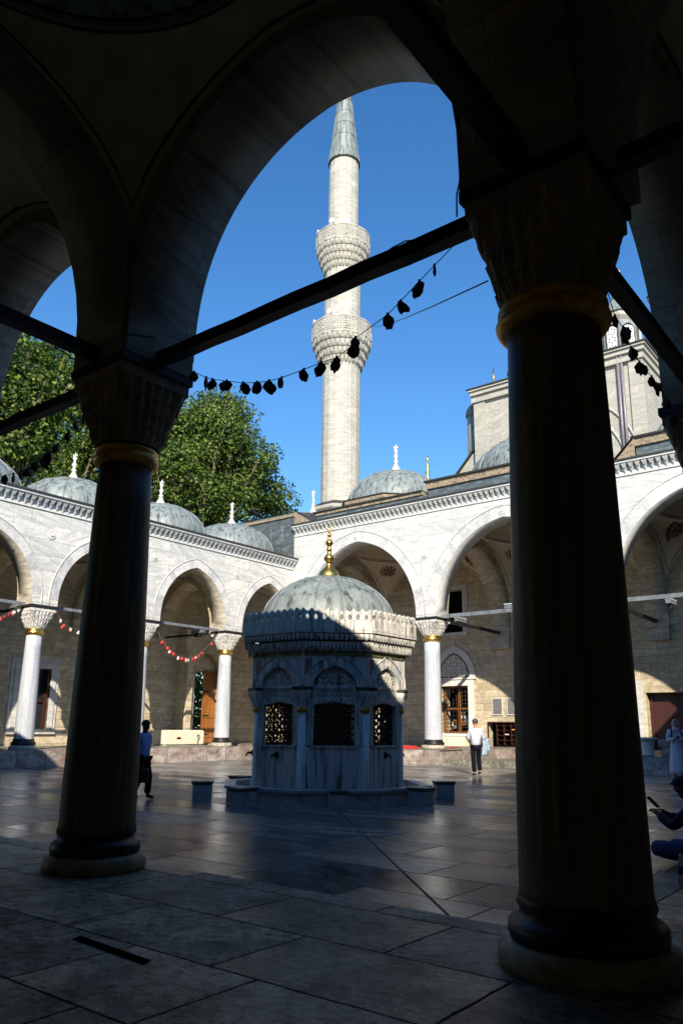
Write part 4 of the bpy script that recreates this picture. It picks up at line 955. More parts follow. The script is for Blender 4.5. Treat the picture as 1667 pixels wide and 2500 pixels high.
# stone stools round the basin
sm_=MB(); sm_.box(-.22,.20,-.165,.165,0,.30,0)
sm_.add([(-.22,-.165,.30),(.20,-.165,.30),(.20,.165,.30),(-.22,.165,.30),(-.25,-.19,.345),(.23,-.19,.345),(.23,.19,.345),(-.25,.19,.345),(-.25,-.19,.375),(.23,-.19,.375),(.23,.19,.375),(-.25,.19,.375)],[(0,1,5,4),(1,2,6,5),(2,3,7,6),(3,0,4,7),(4,5,9,8),(5,6,10,9),(6,7,11,10),(7,4,8,11),(8,9,10,11)],1)
stm=sm_.mesh('stone_stool',[M['basin'],M['leadd']])
slab={-45:'marble stool block nearest the viewer, before the middle of the fountain basin',-90:'marble stool block at the front left corner of the fountain basin',0:'marble stool block at the front right corner of the fountain basin',-135:'dark marble stool block standing apart left of the fountain',45:'marble stool block standing apart right of the fountain, behind the front one',180:'stool block half hidden behind the left side of the fountain basin',90:'stool block hidden behind the fountain on its right',135:'stool block hidden behind the fountain'}
for dg,lb in slab.items():
    a=R(dg); rad={-45:2.60,-90:2.62,0:2.60}.get(dg,2.78)
    o=link('stone_stool',stm,None,(FC[0]+rad*cos(a),FC[1]+rad*sin(a),0),a); tag(o,lb,'stool','stone stools round the fountain')
    if dg in (90,135): bpy.data.objects.remove(o)
# ------------------------------------------------------------------ MINARET
mi=thing('minaret','tall pale stone minaret with two carved balconies and a grey lead cone','minaret')
MX,MY=-32.0,40.0
m=MB(); m.lathe([(1.36,10),(1.36,26.7)],16,(MX,MY),0,False); m.lathe([(1.34,26.7),(1.32,34.2)],16,(MX,MY),0,False); m.lathe([(1.31,29),(1.30,35)],16,(MX,MY),0,False); m.lathe([(1.14,35),(1.12,43.9)],16,(MX,MY),0,False)
for zz in (30.1,37.6): m.lathe([(1.36 if zz<31 else 1.2,zz),(1.40 if zz<31 else 1.24,zz+.1),(1.36 if zz<31 else 1.2,zz+.2)],16,(MX,MY),0,False)
m.build('shaft',[M['minaret']],mi)
m=MB(); m.lathe([(1.7,9),(1.7,15.7)],8,(MX,MY),0,False,a0=pi/8); m.lathe([(1.75,15.7),(1.95,15.9),(1.95,16.15)],8,(MX,MY),0,False,a0=pi/8); m.lathe([(2.0,16.152),(1.4,16.5)],8,(MX,MY),1,False,a0=pi/8); m.build('base',[M['mosque'],M['edge']],mi)
for z0,z1,z2,r0,rp in ((26.6,28.65,29.9,1.36,2.16),(34.2,36.2,37.35,1.32,2.0)):
    m=MB(); T=4
    for i in range(T):
        ra=r0+(rp-r0)*(i/T)**.9; rb=r0+(rp-r0)*((i+1)/T)**.9; za=z0+(z1-z0)*i/T+.1; zb=z0+(z1-z0)*(i+1)/T
        m.lathe([(ra*.985,za),(ra,za+.02),(rb-.02,zb-.04),(rb,zb-.03),(rb,zb+.02)],32,(MX,MY),0,False)
        n=36; L=(z1-z0)/T*1.05
        for k in range(n):
            t=2*pi*(k+.5*(i%2))/n; w_=rb*pi/n*.50; c,s_=cos(t),sin(t); ux,uy=-s_,c; ro=rb-.01; ri=rb-.2
            v=[(MX+c*ro+ux*w_,MY+s_*ro+uy*w_,zb),(MX+c*ro-ux*w_,MY+s_*ro-uy*w_,zb),(MX+c*ri-ux*w_,MY+s_*ri-uy*w_,zb),(MX+c*ri+ux*w_,MY+s_*ri+uy*w_,zb),
               (MX+c*(ro-.01)+ux*w_*.7,MY+s_*(ro-.01)+uy*w_*.7,zb-L*.5),(MX+c*(ro-.01)-ux*w_*.7,MY+s_*(ro-.01)-uy*w_*.7,zb-L*.5),(MX+c*(ro-.07),MY+s_*(ro-.07),zb-L*(1 if k%2 else .8))]
            m.add(v,[(0,1,5,4),(1,2,5),(3,0,4),(4,5,6),(5,2,6),(4,3,6)],0)
    b=m.build('balcony',[M['minaret']],mi)
    m=MB(); m.lathe([(rp+.04,z1),(rp+.04,z1+.12)],16,(MX,MY),0,False); m.lathe([(rp+.03,z2-.1),(rp+.06,z2-.08),(rp+.06,z2),(rp-.1,z2)],16,(MX,MY),0,False,cap=False)
    F16=[]
    for k in range(16):
        a0_,a1_=2*pi*k/16,2*pi*(k+1)/16; pa=Vector((cos(a0_),sin(a0_),0))*rp; pb=Vector((cos(a1_),sin(a1_),0))*rp; d=(pb-pa); L=d.length; d.normalize(); nn=Vector((d.y,-d.x,0)); O=Vector((MX,MY,0))
        m.tube([O+pa+Vector((0,0,z1)),O+pa+Vector((0,0,z2))],.045,4)
        loc=MB(); FF=lambda u_,p_,z_:tuple(O+pa+d*u_+nn*p_+Vector((0,0,z_)))
        lattice(m,FF,-.02,.05,lambda u_,z_:.03<u_<L-.03 and z1+.1<z_<z2-.08,0,L,z1+.1,z2-.08,.19,.028,kinds=(0,60,120))
    m.build('parapet',[M['minaret']],b,recalc=False)
    for a,zz in ((-2.2,.35),(-.75,.35),(-1.35,.5)):
        m=MB()
        c=Vector((MX+cos(a)*(rp-.25),MY+sin(a)*(rp-.25),z2+zz*.7)); dr=Vector((cos(a),sin(a),-.05))
        m.tube([c-dr*.2,c,c+dr*.15,c+dr*.26],[.05,.07,.12,.19],14); m.tube([c-Vector((0,0,.5)),c],.03,6)
        m.build('loudspeaker',[M['white']],b)
m=MB(); prof=[(1.21,43.88),(1.19,44.1),(1.08,44.9)]+[(1.08-(1.08-.05)*i/8,44.9+(54.2-44.9)*i/8) for i in range(1,9)]
m.lathe(prof,16,(MX,MY),0,False,cap=False)
for k in range(16): a=2*pi*k/16; m.tube([(MX+(q+.01)*cos(a),MY+(q+.01)*sin(a),z) for q,z in prof],.022,4)
for i in range(1,9): q,z=prof[2+i] if 2+i<len(prof) else prof[-1]; m.lathe([(q+.012,z-.03),(q+.02,z),(q-.005,z+.03)],16,(MX,MY),1,False,cap=False)
m.lathe([(1.22,43.80),(1.24,43.90),(1.05,43.79)],16,(MX,MY),1,False,cap=False)
m.build('cone',[M['lead'],M['edge']],mi)
rebase(mi,(MX,MY,0))
# ------------------------------------------------------------------ PRAYER HALL behind
mo_=thing('mosque','large pale stone prayer hall with lead roofs rising behind the far portico','mosque')
HX0,HX1,HY,HZ=-20.95,-10.85,39.2,21.75
m=MB(); m.box(HX0,HX1,HY,58,11,HZ); m.box(HX0+.0,HX0+.75,HY-.10,HY+.01,11,HZ-.9); m.box(HX1-.75,HX1,HY-.10,HY+.01,11,HZ-.9)
m.build('wall',[M['mosque']],mo_)
m=MB()
for o,z0,z1 in ((.10,HZ-.9,HZ-.62),(.02,HZ-.62,HZ-.45),(.16,HZ-.45,HZ-.2),(.26,HZ-.2,HZ-.08)): m.box(HX0-o,HX1+o,HY-o-.1,58,z0+.001,z1)
m.build('wall_cornice',[M['mosque']],mo_)
m=MB(); m.box(HX0-.34,HX1+.34,HY-.42,58.2,HZ-.078,HZ); m.build('roof_edge',[M['edge']],mo_)
m=MB(); c=-15.7
for rr,zz in ((4.35,.03),(3.6,.03)):
    A=arch_pts(rr,rr*1.05,'two',40); m.tube([(c+a,HY-.02,12.9+b+2.2) for a,b in A],.07,6)
    m.tube([(c+rr,HY-.02,15.1),(c+rr,HY-.02,14.2)],.07,6)
m.build('relieving_arch',[M['mosque']],mo_)
m=MB(); 
for x in (-12.15,-11.95): m.tube([(x,HY-.12,14),(x,HY-.12,HZ-.5)],.085,8)
m.build('drainpipe',[M['pipe']],mo_)
def turret(x,y,rr,z0,z1,zc,zf,win=True,n=8):
    m=MB(); m.lathe([(rr,z0),(rr,z1-.5)],n,(x,y),0,False,a0=pi/8); m.lathe([(rr+.01,z1-.5),(rr+.16,z1-.3),(rr+.16,z1-.05)],n,(x,y),1,False,a0=pi/8)
    m.lathe([(rr+.22,z1-.049),(rr+.2,z1+.03)],n,(x,y),2,False,a0=pi/8); m.lathe([(rr+.1,z1+.03),(rr*.62,z1+(zc-z1)*.55),(rr*.25,zc)],n,(x,y),0,False,a0=pi/8)
    t=m.build('turret',[M['lead'],M['mosque'],M['edge']],mo_)
    m=MB(); h=zf-zc
    m.lathe([(.3,zc-.1),(.26,zc+.1*h),(.1,zc+.25*h),(.07,zc+.33*h),(.16,zc+.42*h),(.07,zc+.5*h),(.05,zc+.62*h),(.1,zc+.66*h),(.03,zc+.72*h)],14,(x,y),0)
    R_=h*.16; m.tube([(x+R_*sin(q),y,zc+h*.72+R_-R_*cos(q)) for q in [-2.5+5*i/18 for i in range(19)]],[.01+.05*sin(pi*i/18) for i in range(19)],6)
    m.build('finial',[M['gold']],t)
    if win:
        for k in range(n):
            a=2*pi*k/n; 
            w=MB(); d=Vector((cos(a),sin(a),0)); e=Vector((-sin(a),cos(a),0)); O=Vector((x,y,0))+d*(rr*cos(pi/n)+.0)
            A=arch_pts(rr*.26,rr*.3,'two',12); zb=z0+.3; zs_=z1-1.15
            o=[O+e*(-rr*.26)+Vector((0,0,zb))]+[O+e*a_+Vector((0,0,zs_+b_)) for a_,b_ in A]+[O+e*(rr*.26)+Vector((0,0,zb))]
            w.add([p+d*.02 for p in o],[tuple(range(len(o)))],0); w.tube([p+d*.03 for p in o],.05,5,2)
            FF=lambda u_,p_,z_:tuple(O+e*u_+d*(p_)+Vector((0,0,z_)))
            lattice(w,FF,.03,.03,lambda u_,z_:abs(u_)<rr*.25 and zb<z_<zs_+rr*.26*(1-abs(u_)/(rr*.3))+.02,-rr*.26,rr*.26,zb,z1-.7,.26,.055,kinds=(0,60,120),mat=1)
            w.build('window',[M['dark'],M['vous_a'],M['edge']],t,recalc=False)
turret(-12.75,41.6,1.25,21.7,24.75,26.0,28.1)
turret(-10.9,46.5,1.2,21.7,28.2,29.3,31.2,win=False)
m=MB(); m.lathe([(4.0,21.7),(4.0,25.2)],16,(-18.6,48),1,False); dome_mesh(m,(-18.6,48),25.2,3.9,3.0,ribs=24,rr=.05); m.build('dome',[M['lead'],M['mosque']],mo_)
# slim lead turret and sloping buttress at the left corner
m=MB(); m.lathe([(.42,15.5),(.42,20.6)],8,(-21.7,40.4),0,False); m.lathe([(.5,20.6),(.5,20.75),(.36,21.2),(.1,21.5)],8,(-21.7,40.4),0,False); m.build('turret',[M['lead']],mo_)
m=MB(); m.lathe([(.35,21.7),(.35,24.3)],8,(-20.2,43.5),0,False); m.lathe([(.55,24.3),(.5,24.5),(.2,25.2),(.04,25.6)],8,(-20.2,43.5),0,False); m.build('turret',[M['lead']],mo_)
m=MB(); m.tube([(-19.9,HY+.6,HZ),(-19.9,HY+.6,HZ+1.5)],.03,6); 
m.lathe([(.14,HZ),(.16,HZ+.12),(.05,HZ+.3),(.12,HZ+.5),(.04,HZ+.7),(.09,HZ+.9),(.03,HZ+1.1),(.06,HZ+1.25),(.01,HZ+1.6)],10,(-20.0,HY+.8),0); m.build('finial',[M['gold']],mo_)
m=MB(); m.add([(-23.1,HY+.3,15.9),(-20.95,HY+.3,18.2),(-20.95,HY+.3,12),(-23.1,HY+.3,12),(-23.1,HY+3,15.9),(-20.95,HY+3,18.2),(-20.95,HY+3,12),(-23.1,HY+3,12)],[(0,1,2,3),(4,5,6,7),(0,3,7,4)],0)
m.add([(-23.3,HY+.1,15.8),(-20.95,HY+.1,18.3),(-20.95,HY+3,18.3),(-23.3,HY+3,15.8),(-23.3,HY+.1,15.68),(-20.95,HY+.1,18.18),(-20.95,HY+3,18.18),(-23.3,HY+3,15.68)],[(0,1,2,3),(4,5,6,7),(0,1,5,4),(3,0,4,7)],1)
m.build('buttress',[M['mosque'],M['edge']],mo_)
m=MB()
m.lathe([(2.3,13.0),(2.25,13.2)],8,(-29.7,34.5),0,False); dome_mesh(m,(-29.7,34.5),13.2,2.2,1.0); dd=m.build('dome',[M['lead']],mo_)
a=MB(); alem(a,(-29.7,34.5),14.15,1.65,.36); a.build('finial',[M['capital']],dd)
a=MB(); a.lathe([(.12,16.2),(.2,16.4),(.07,16.6),(.14,16.8),(.05,17.05),(.1,17.25),(.03,17.5),(.09,17.6),(.01,17.95)],10,(-23.86,38.4),0); a.build('finial',[M['gold']],mo_)
rebase(mo_,(-16,46,0))
# ------------------------------------------------------------------ TREES
def tree(name,label,base,clumps,group=None,leaves=230,size=.25,seed=1,trunkr=.55,top=None):
    rnd=random.Random(seed); t=thing(name,label,'tree',base,group=group)
    top=top or Vector((0,0,10))
    m=MB(); b=Vector((0,0,0)); 
    tr=[b,b.lerp(top,.35)+Vector((.3,-.2,0)),b.lerp(top,.7)+Vector((-.2,.3,0)),top]
    m.tube(tr,[trunkr,trunkr*.8,trunkr*.55,trunkr*.3],10)
    for i,(c,rr) in enumerate(clumps):
        if i%2: continue
        s=Vector(tr[1]).lerp(top,rnd.uniform(.1,1)); mid=s.lerp(Vector(c),.5)+Vector((rnd.uniform(-.5,.5),rnd.uniform(-.5,.5),rnd.uniform(-.6,.2)))
        m.tube([s,mid,Vector(c)],[trunkr*.28,trunkr*.17,.05],6)
    m.build('trunk',[M['bark']],t)
    vs=[]; fs=[]
    for c,rr in clumps:
        for _ in range(int(leaves*(rr/1.3)**2)):
            while True:
                p=Vector((rnd.uniform(-1,1),rnd.uniform(-1,1),rnd.uniform(-1,1)))
                if .15<p.length<1: break
            p=p.normalized()*(p.length**.45)
            p=Vector((p.x*rr*1.15,p.y*rr*1.15,p.z*rr*.75)); 
            q=Vector(c)+p
            n=(p.normalized()+Vector((rnd.gauss(0,.5),rnd.gauss(0,.5),rnd.gauss(.5,.5)))).normalized()
            a=n.cross(Vector((rnd.gauss(0,1),rnd.gauss(0,1),rnd.gauss(0,1)))).normalized(); b2=n.cross(a)
            s=size*rnd.uniform(.55,1.15)
            o=len(vs); vs+=[q-a*s*.5,q+b2*s*.42-n*s*.10,q+a*s*.6,q-b2*s*.42-n*s*.10]
            fs.append((o,o+1,o+2)); fs.append((o,o+2,o+3))
    me=bpy.data.meshes.new('crown'); me.from_pydata([tuple(v) for v in vs],[],fs); me.materials.append(M['leaf']); me.update()
    link('crown',me,t); return t
def clumpset(lst,base,seed,n,jit=.0):
    """ellipsoid masses filled with small leaf clumps"""
    rnd=random.Random(seed); out=[]
    for (c,ax) in lst:
        k=int(n*ax[0]*ax[1]*ax[2]/60)+6
        for _ in range(k):
            while True:
                p=Vector((rnd.uniform(-1,1),rnd.uniform(-1,1),rnd.uniform(-1,1)))
                if p.length<1: break
            p=p.normalized()*(p.length**.5)*rnd.uniform(.85,1.08)
            out.append((Vector(c)-Vector(base)+Vector((p.x*ax[0],p.y*ax[1],p.z*ax[2])),rnd.uniform(.75,1.5)))
    return out
# masses given as the silhouette stands over the left arcade
def P(x,y,X): return atX(x,y,X)
A_=[(P(470,1100,-43),(4,3.4,3.0)),(P(450,1030,-43),(3,2.4,2.0)),(P(520,1060,-43),(3.4,3.0,2.6)),(P(560,1130,-42),(3.6,2.8,2.6)),(P(600,1190,-42),(3.4,2.8,1.7)),(P(420,1180,-42),(3.6,3.0,2.6)),(P(535,1000,-43),(1.8,1.5,1.3)),(P(650,1232,-42),(2.2,1.7,1.0)),(P(540,1240,-41),(3,2.6,1.7)),(P(395,1085,-43),(3,2.2,2.6))]
base=Vector((-43,36.5,-.06))
tree('plane_tree','large green plane tree standing behind the left arcade, between the column and the minaret',base,clumpset(A_,base,5,90),'trees behind the left arcade',seed=5,top=Vector((0,0,17)),trunkr=.6)
B_=[(P(50,955,-40),(4,3.0,2.7)),(P(110,925,-40),(3,1.7,1.7)),(P(30,1010,-40),(3.4,3.0,2.6)),(P(-40,930,-40),(4,3,3.4)),(P(140,960,-40),(2.5,1.4,1.6)),(P(20,1100,-39),(2.0,2.0,1.5)),(P(165,925,-40),(2,1.1,1.2)),(P(60,1050,-39),(2,1.5,1.2))]
base=Vector((-40,19,-.06))
tree('plane_tree','leafy plane tree cut by the left edge, seen above the left tie beams',base,clumpset(B_,base,9,80),'trees behind the left arcade',seed=9,top=Vector((0,0,18)),trunkr=.55)
C_=[(P(200,1110,-50),(3,2.2,2.2)),(P(160,1150,-50),(3,2.4,1.6)),(P(225,1085,-50),(2.4,1.8,1.8)),(P(95,1178,-50),(3,2.4,1.2)),(P(250,1150,-50),(3,2.4,2.0))]
base=Vector((-50,29,-.06))
tree('plane_tree','smaller tree top between the left edge tree and the left column, behind a dome',base,clumpset(C_,base,12,90),'trees behind the left arcade',seed=12,top=Vector((0,0,14)),trunkr=.4)
D_=[((-39,34.2,3.3),(1.6,1.6,1.2)),((-40,35.2,1.6),(2,1.6,1.2)),((-38.6,33.2,4.6),(1.5,1.3,.9))]
base=Vector((-39.5,34.3,-.06))
tree('shrub','green shrub seen through the gate opening beside the wooden door',base,clumpset(D_,base,15,120),None,seed=15,top=Vector((0,0,3.6)),trunkr=.12,size=.2)
# ------------------------------------------------------------------ PEOPLE
def skin_mesh(name,V,E,mats,sub=2,root='pelvis'):
    names=list(V); idx={k:i for i,k in enumerate(names)}
    me=bpy.data.meshes.new(name); me.from_pydata([V[k][0] for k in names],[(idx[a],idx[b]) for a,b in E],[])
    o=bpy.data.objects.new(name,me); COL.objects.link(o)
    md=o.modifiers.new('s','SKIN'); md.use_smooth_shade=True
    sv=me.skin_vertices[0].data if me.skin_vertices else None
    if sv is None:
        bm=bmesh.new(); bm.from_mesh(me); lay=bm.verts.layers.skin.verify(); bm.to_mesh(me); bm.free(); sv=me.skin_vertices[0].data
    for k in names:
        rr=V[k][1]; sv[idx[k]].radius=(rr,rr) if not isinstance(rr,tuple) else rr
        sv[idx[k]].use_root=(k==root)
    ms=o.modifiers.new('d','SUBSURF'); ms.levels=sub; ms.render_levels=sub
    dg=bpy.context.evaluated_depsgraph_get(); dg.update(); nm=bpy.data.meshes.new_from_object(o.evaluated_get(dg))
    bpy.data.objects.remove(o); nm.name=name
    for m_ in mats: nm.materials.append(m_)
    for p in nm.polygons: p.use_smooth=True
    return nm
def hand(V,E,wr,pre,dirv,side,sc=1.0,curl=.35):
    """palm and five unequal bent fingers beyond the wrist point"""
    w=Vector(V[wr][0]); d=Vector(dirv).normalized(); sd=Vector(side).normalized(); dn=d.cross(sd).normalized()
    p=pre+'palm'; V[p]=(tuple(w+d*.05*sc),(.032*sc,.018*sc)); E.append((wr,p))
    for i,(o,L) in enumerate(((-.028,.062),(-.010,.075),(.009,.080),(.027,.070))):
        a=pre+f'k{i}'; b=pre+f'm{i}'; c=pre+f't{i}'; k=w+d*.09*sc+sd*o*sc
        V[a]=(tuple(k),.0095*sc); V[b]=(tuple(k+(d*(1-curl*.4)+dn*curl)*L*.5*sc),.0085*sc); V[c]=(tuple(k+(d*(.9-curl*.6)+dn*curl*1.8)*L*.95*sc),.0075*sc)
        E+=[(p,a),(a,b),(b,c)]
    a=pre+'th0'; b=pre+'th1'; V[a]=(tuple(w+d*.045*sc-sd*.042*sc),.011*sc); V[b]=(tuple(w+d*.085*sc-sd*.055*sc+dn*.02*sc),.009*sc); E+=[(p,a),(a,b)]
def standing(J={}):
    V=dict(pelvis=((0,0,.95),(.15,.11)),waist=((0,.0,1.10),(.135,.10)),chest=((0,.0,1.30),(.165,.115)),nb=((0,-.01,1.46),(.09,.075)),neck=((0,0,1.53),.052),
      hb=((0,.02,1.585),(.070,.076)),hm=((0,.02,1.665),(.086,.100)),ht=((0,.01,1.735),(.070,.082)),nose=((0,.115,1.645),.012),
      earL=((-.090,.01,1.65),.013),earR=((.090,.01,1.65),.013),
      sL=((-.185,-.01,1.42),.062),eL=((-.235,-.03,1.14),.043),wL=((-.25,.04,.89),.028),
      sR=((.185,-.01,1.42),.062),eR=((.235,-.03,1.14),.043),wR=((.25,.04,.89),.028),
      hL=((-.095,0,.88),.088),kL=((-.10,.02,.50),.056),aL=((-.10,-.03,.09),.038),fL=((-.11,.10,.035),.032),
      hR=((.095,0,.88),.088),kR=((.10,.02,.50),.056),aR=((.10,-.03,.09),.038),fR=((.11,.10,.035),.032))
    for k,v in J.items(): V[k]=(v,V[k][1])
    E=[('pelvis','waist'),('waist','chest'),('chest','nb'),('nb','neck'),('neck','hb'),('hb','hm'),('hm','ht'),('hm','nose'),('hm','earL'),('hm','earR'),
       ('chest','sL'),('sL','eL'),('eL','wL'),('chest','sR'),('sR','eR'),('eR','wR'),('pelvis','hL'),('hL','kL'),('kL','aL'),('aL','fL'),('pelvis','hR'),('hR','kR'),('kR','aR'),('aR','fR')]
    return V,E
def cloth(V,keys,grow,extra={}):
    W={}
    for k in keys:
        c,rr=V[k]; g=grow.get(k,.014) if isinstance(grow,dict) else grow
        W[k]=(c,(rr[0]+g,rr[1]+g) if isinstance(rr,tuple) else rr+g)
    for k,v in extra.items(): W[k]=v
    return W
def sub_edges(E,keys): return [(a,b) for a,b in E if a in keys and b in keys]
def person(label,loc,face,scale,J,skin,body_hands=True,hands=None):
    V,E=standing(J)
    hd=hands or {}
    for sdn,wr,el,pre in ((-1,'wL','eL','l'),(1,'wR','eR','r')):
        d=Vector(V[wr][0])-Vector(V[el][0]); side=hd.get(pre,(0,1,0)); hand(V,E,wr,pre,d,side,1.0)
    t=thing('person',label,'person',loc,face); t.scale=(scale,)*3
    link('body',skin_mesh('body',V,E,[skin]),t)
    return t,V,E
def hair_cap(t,V,mat,grow=.012,back=True):
    h=Vector(V['hm'][0]); m=MB()
    vs=[]; n=20; rows=10; dirf=(Vector(V['nose'][0])-h); dirf.z=0; dirf.normalize(); sdv=Vector((dirf.y,-dirf.x,0))
    for j in range(rows+1):
        for k in range(n):
            a=2*pi*k/n; fr=cos(a) # 1 front
            lim=.35 if fr>.6 else (-.45 if fr<.2 else -.1)
            ph=pi/2-(pi/2-math.asin(max(-.9,lim)))*j/rows
            q=dirf*cos(a)*cos(ph)*.112+sdv*sin(a)*cos(ph)*.097+Vector((0,0,sin(ph)*.100))
            jit=1+.04*mnoise.noise(q*60)
            vs.append(tuple(h-dirf*.008+Vector((0,0,.028))+q*jit))
    m.add(vs,[(j*n+k,j*n+(k+1)%n,(j+1)*n+(k+1)%n,(j+1)*n+k) for j in range(rows) for k in range(n)],0,True)
    m.build('hair',[mat],t,recalc=False)
SH=['pelvis','waist','chest','nb','sL','eL','sR','eR']; TR=['pelvis','hL','kL','aL','hR','kR','aR']
def shirt(t,V,E,mat,name='shirt',long=False,low=None):
    keys=SH+(['wL','wR'] if long else []); W=cloth(V,keys,.018)
    if not long:
        for s_ in 'LR':
            e=Vector(V['s'+s_][0]).lerp(Vector(V['e'+s_][0]),.75); W['e'+s_]=(tuple(e),.064)
    W['pelvis']=((V['pelvis'][0][0],V['pelvis'][0][1],V['pelvis'][0][2]-.07),(.175,.14)); W['waist']=(V['waist'][0],(.165,.13))
    link(name,skin_mesh(name,W,sub_edges(E,keys),[mat],root='chest'),t)
def trousers(t,V,E,mat,feet=True):
    W=cloth(V,TR,{'pelvis':.006,'hL':.012,'hR':.012,'kL':.028,'kR':.028,'aL':.040,'aR':.040}); W['pelvis']=((V['pelvis'][0][0],V['pelvis'][0][1],V['pelvis'][0][2]-.01),(.152,.115))
    link('trousers',skin_mesh('trousers',W,sub_edges(E,TR),[mat]),t)
    for s_ in 'LR':
        a,b=V['a'+s_][0],V['f'+s_][0]; a=Vector(a); b=Vector(b); d=(b-a); d.z=0; d.normalize()
        W={'a':(tuple(a+Vector((0,0,-.02))-d*.03),.05),'b':(tuple(a-Vector((0,0,.045))+d*.06),.045),'c':(tuple(b+d*.05-Vector((0,0,.0))),.038)}
        link('shoe',skin_mesh('shoe',W,[('a','b'),('b','c')],[M['leather']],root='a'),t)
# man at the left, light blue shirt, bag at his side, seen from behind / side
loc=atZ(345,1951,0)
t,V,E=person('man in light blue short sleeved shirt and black trousers walking by the left column',(loc.x-.02,loc.y,0),R(-75),.955,
   dict(wR=(.25,.06,.86),eR=(.25,-.04,1.12),eL=(-.24,-.08,1.13),wL=(-.26,-.02,.88),kL=(-.10,.12,.50),aL=(-.10,.10,.10),fL=(-.11,.23,.04),kR=(.10,.02,.50),aR=(.10,-.16,.12),fR=(.11,-.04,.04)),M['skind'])
shirt(t,V,E,M['shirtb']); trousers(t,V,E,M['trous']); hair_cap(t,V,M['hair'])
hp=(Matrix.Translation(t.location)@Matrix.Rotation(R(-75),4,'Z')@Matrix.Scale(.955,4))@Vector((.25,.13,.79))
bg_=thing('handbag','black leather bag hanging from the hand of the man in the blue shirt','bag',(hp.x,hp.y,hp.z-.36),R(-75))
m=MB(); m.obox((0,.02,.13),(.06,0,0),(0,.20,0),(0,0,.16)); me=m.mesh('bag_body',[M['leather']])
bm=bmesh.new(); bm.from_mesh(me); bmesh.ops.bevel(bm,geom=bm.edges[:],offset=.035,segments=3,affect='EDGES'); bm.to_mesh(me); bm.free(); link('bag_body',me,bg_)
m=MB(); m.tube([(0,-.1,.27),(0,-.07,.35),(0,0,.38),(0,.07,.35),(0,.1,.27)],.010,6); m.build('handle',[M['leather']],bg_)
# man at the right walking away, jacket over his arm
loc=atZ(1163,1893,0)
t,V,E=person('man in pale shirt and black trousers walking away with a jacket over his arm',(loc.x,loc.y,0),R(41),1.07,
   dict(eR=(.27,.02,1.15),wR=(.33,.20,1.03),eL=(-.235,.05,1.14),wL=(-.16,.22,1.08),kR=(.10,.10,.50),aR=(.11,.0,.13),fR=(.12,.10,.05),kL=(-.09,.0,.50),aL=(-.08,-.06,.09),fL=(-.08,.07,.035)),M['skin'])
shirt(t,V,E,M['shirtw'],long=True); trousers(t,V,E,M['trous']); hair_cap(t,V,M['hairg'])
MW=Matrix.Translation(t.location)@Matrix.Rotation(R(41),4,'Z')@Matrix.Scale(1.07,4)
jk=thing('jacket','pale blue jacket draped over the arm of the man walking away','jacket',tuple(MW@Vector((.32,.12,.62))),R(41))
m=MB(); vs=[]; n=14; rows=9
for j in range(rows+1):
    q=j/rows
    for k in range(n):
        a=2*pi*k/n; w_=.17-.05*q+.02*sin(3*a+5*q); d_=.055+.02*sin(5*a+3*q)
        vs.append((w_*cos(a)*.9+.05*(1-q),d_*sin(a)+.10*cos(a),.55*(1-q)+.04*cos(a)*(1-q)-.03*sin(4*a)*q))
m.add(vs,[(j*n+k,j*n+(k+1)%n,(j+1)*n+(k+1)%n,(j+1)*n+k) for j in range(rows) for k in range(n)]+[tuple(range(n))[::-1],tuple(range(rows*n,rows*n+n))],0,True)
m.build('jacket_body',[M['jacket']],jk,recalc=False)
m=MB(); m.tube([(-.02,.08,.5),(.10,.10,.42),(.15,.09,.25),(.14,.07,.12)],[.07,.075,.06,.045],10); m.build('sleeve',[M['jacket']],jk)
# woman in a long coat and head scarf, looking at her phone
loc=atZ(1648,1884,0)
WS=1.08; wl=atY(1647,1781,27.0); wl.z=0
t,V,E=person('woman in a long lilac coat and pink headscarf reading her phone by the dark doorway',(wl.x,wl.y,0),R(-155),WS,
   dict(eR=(.25,.03,1.16),wR=(.07,.24,1.22),eL=(-.25,.03,1.16),wL=(-.07,.24,1.22),hm=(0,.055,1.645),hb=(0,.03,1.58),ht=(0,.045,1.715),nose=(0,.145,1.62),earL=(-.08,.04,1.64),earR=(.08,.04,1.64)),M['skin'])
W=cloth(V,['waist','chest','nb','sL','eL','wL','sR','eR','wR'],.022); link('coat',skin_mesh('coat',W,sub_edges(E,list(W)),[M['coat']],root='chest'),t)
m=MB(); vs=[]; n=32; rows=12
for j in range(rows+1):
    q=j/rows; z=1.18-.98*q; 
    for k in range(n):
        a=2*pi*k/n; fold=1+.05*q*sin(7*a+2)+.03*q*sin(11*a); rx=(.155+.11*q)*fold; ry=(.125+.09*q)*fold
        vs.append((rx*cos(a),ry*sin(a),z))
m.add(vs,[(j*n+k,j*n+(k+1)%n,(j+1)*n+(k+1)%n,(j+1)*n+k) for j in range(rows) for k in range(n)]+[tuple(range(rows*n,rows*n+n))],0,True)
m.tube([(0,.13,1.2),(0.005,.16,.9),(.01,.215,.5),(.01,.235,.21)],.006,5,0); m.build('coat_skirt',[M['coat']],t,recalc=False)
m=MB(); h=Vector(V['hm'][0]); vs=[]; n=24; rows=14
for j in range(rows+1):
    ph=pi/2-pi*.80*j/rows
    for k in range(n):
        a=2*pi*k/n; face=max(0,sin(a))**3 if ph<.75 else 0
        rr=1.0; x=.098*cos(a)*cos(ph); y=.118*sin(a)*cos(ph)*(1-.35*face); z=.125*sin(ph)
        vs.append((h.x+x,h.y-.012+y,h.z+.012+z))
fs=[(j*n+k,j*n+(k+1)%n,(j+1)*n+(k+1)%n,(j+1)*n+k) for j in range(rows) for k in range(n) if not (j>4 and j<11 and 4<=k<=7)]
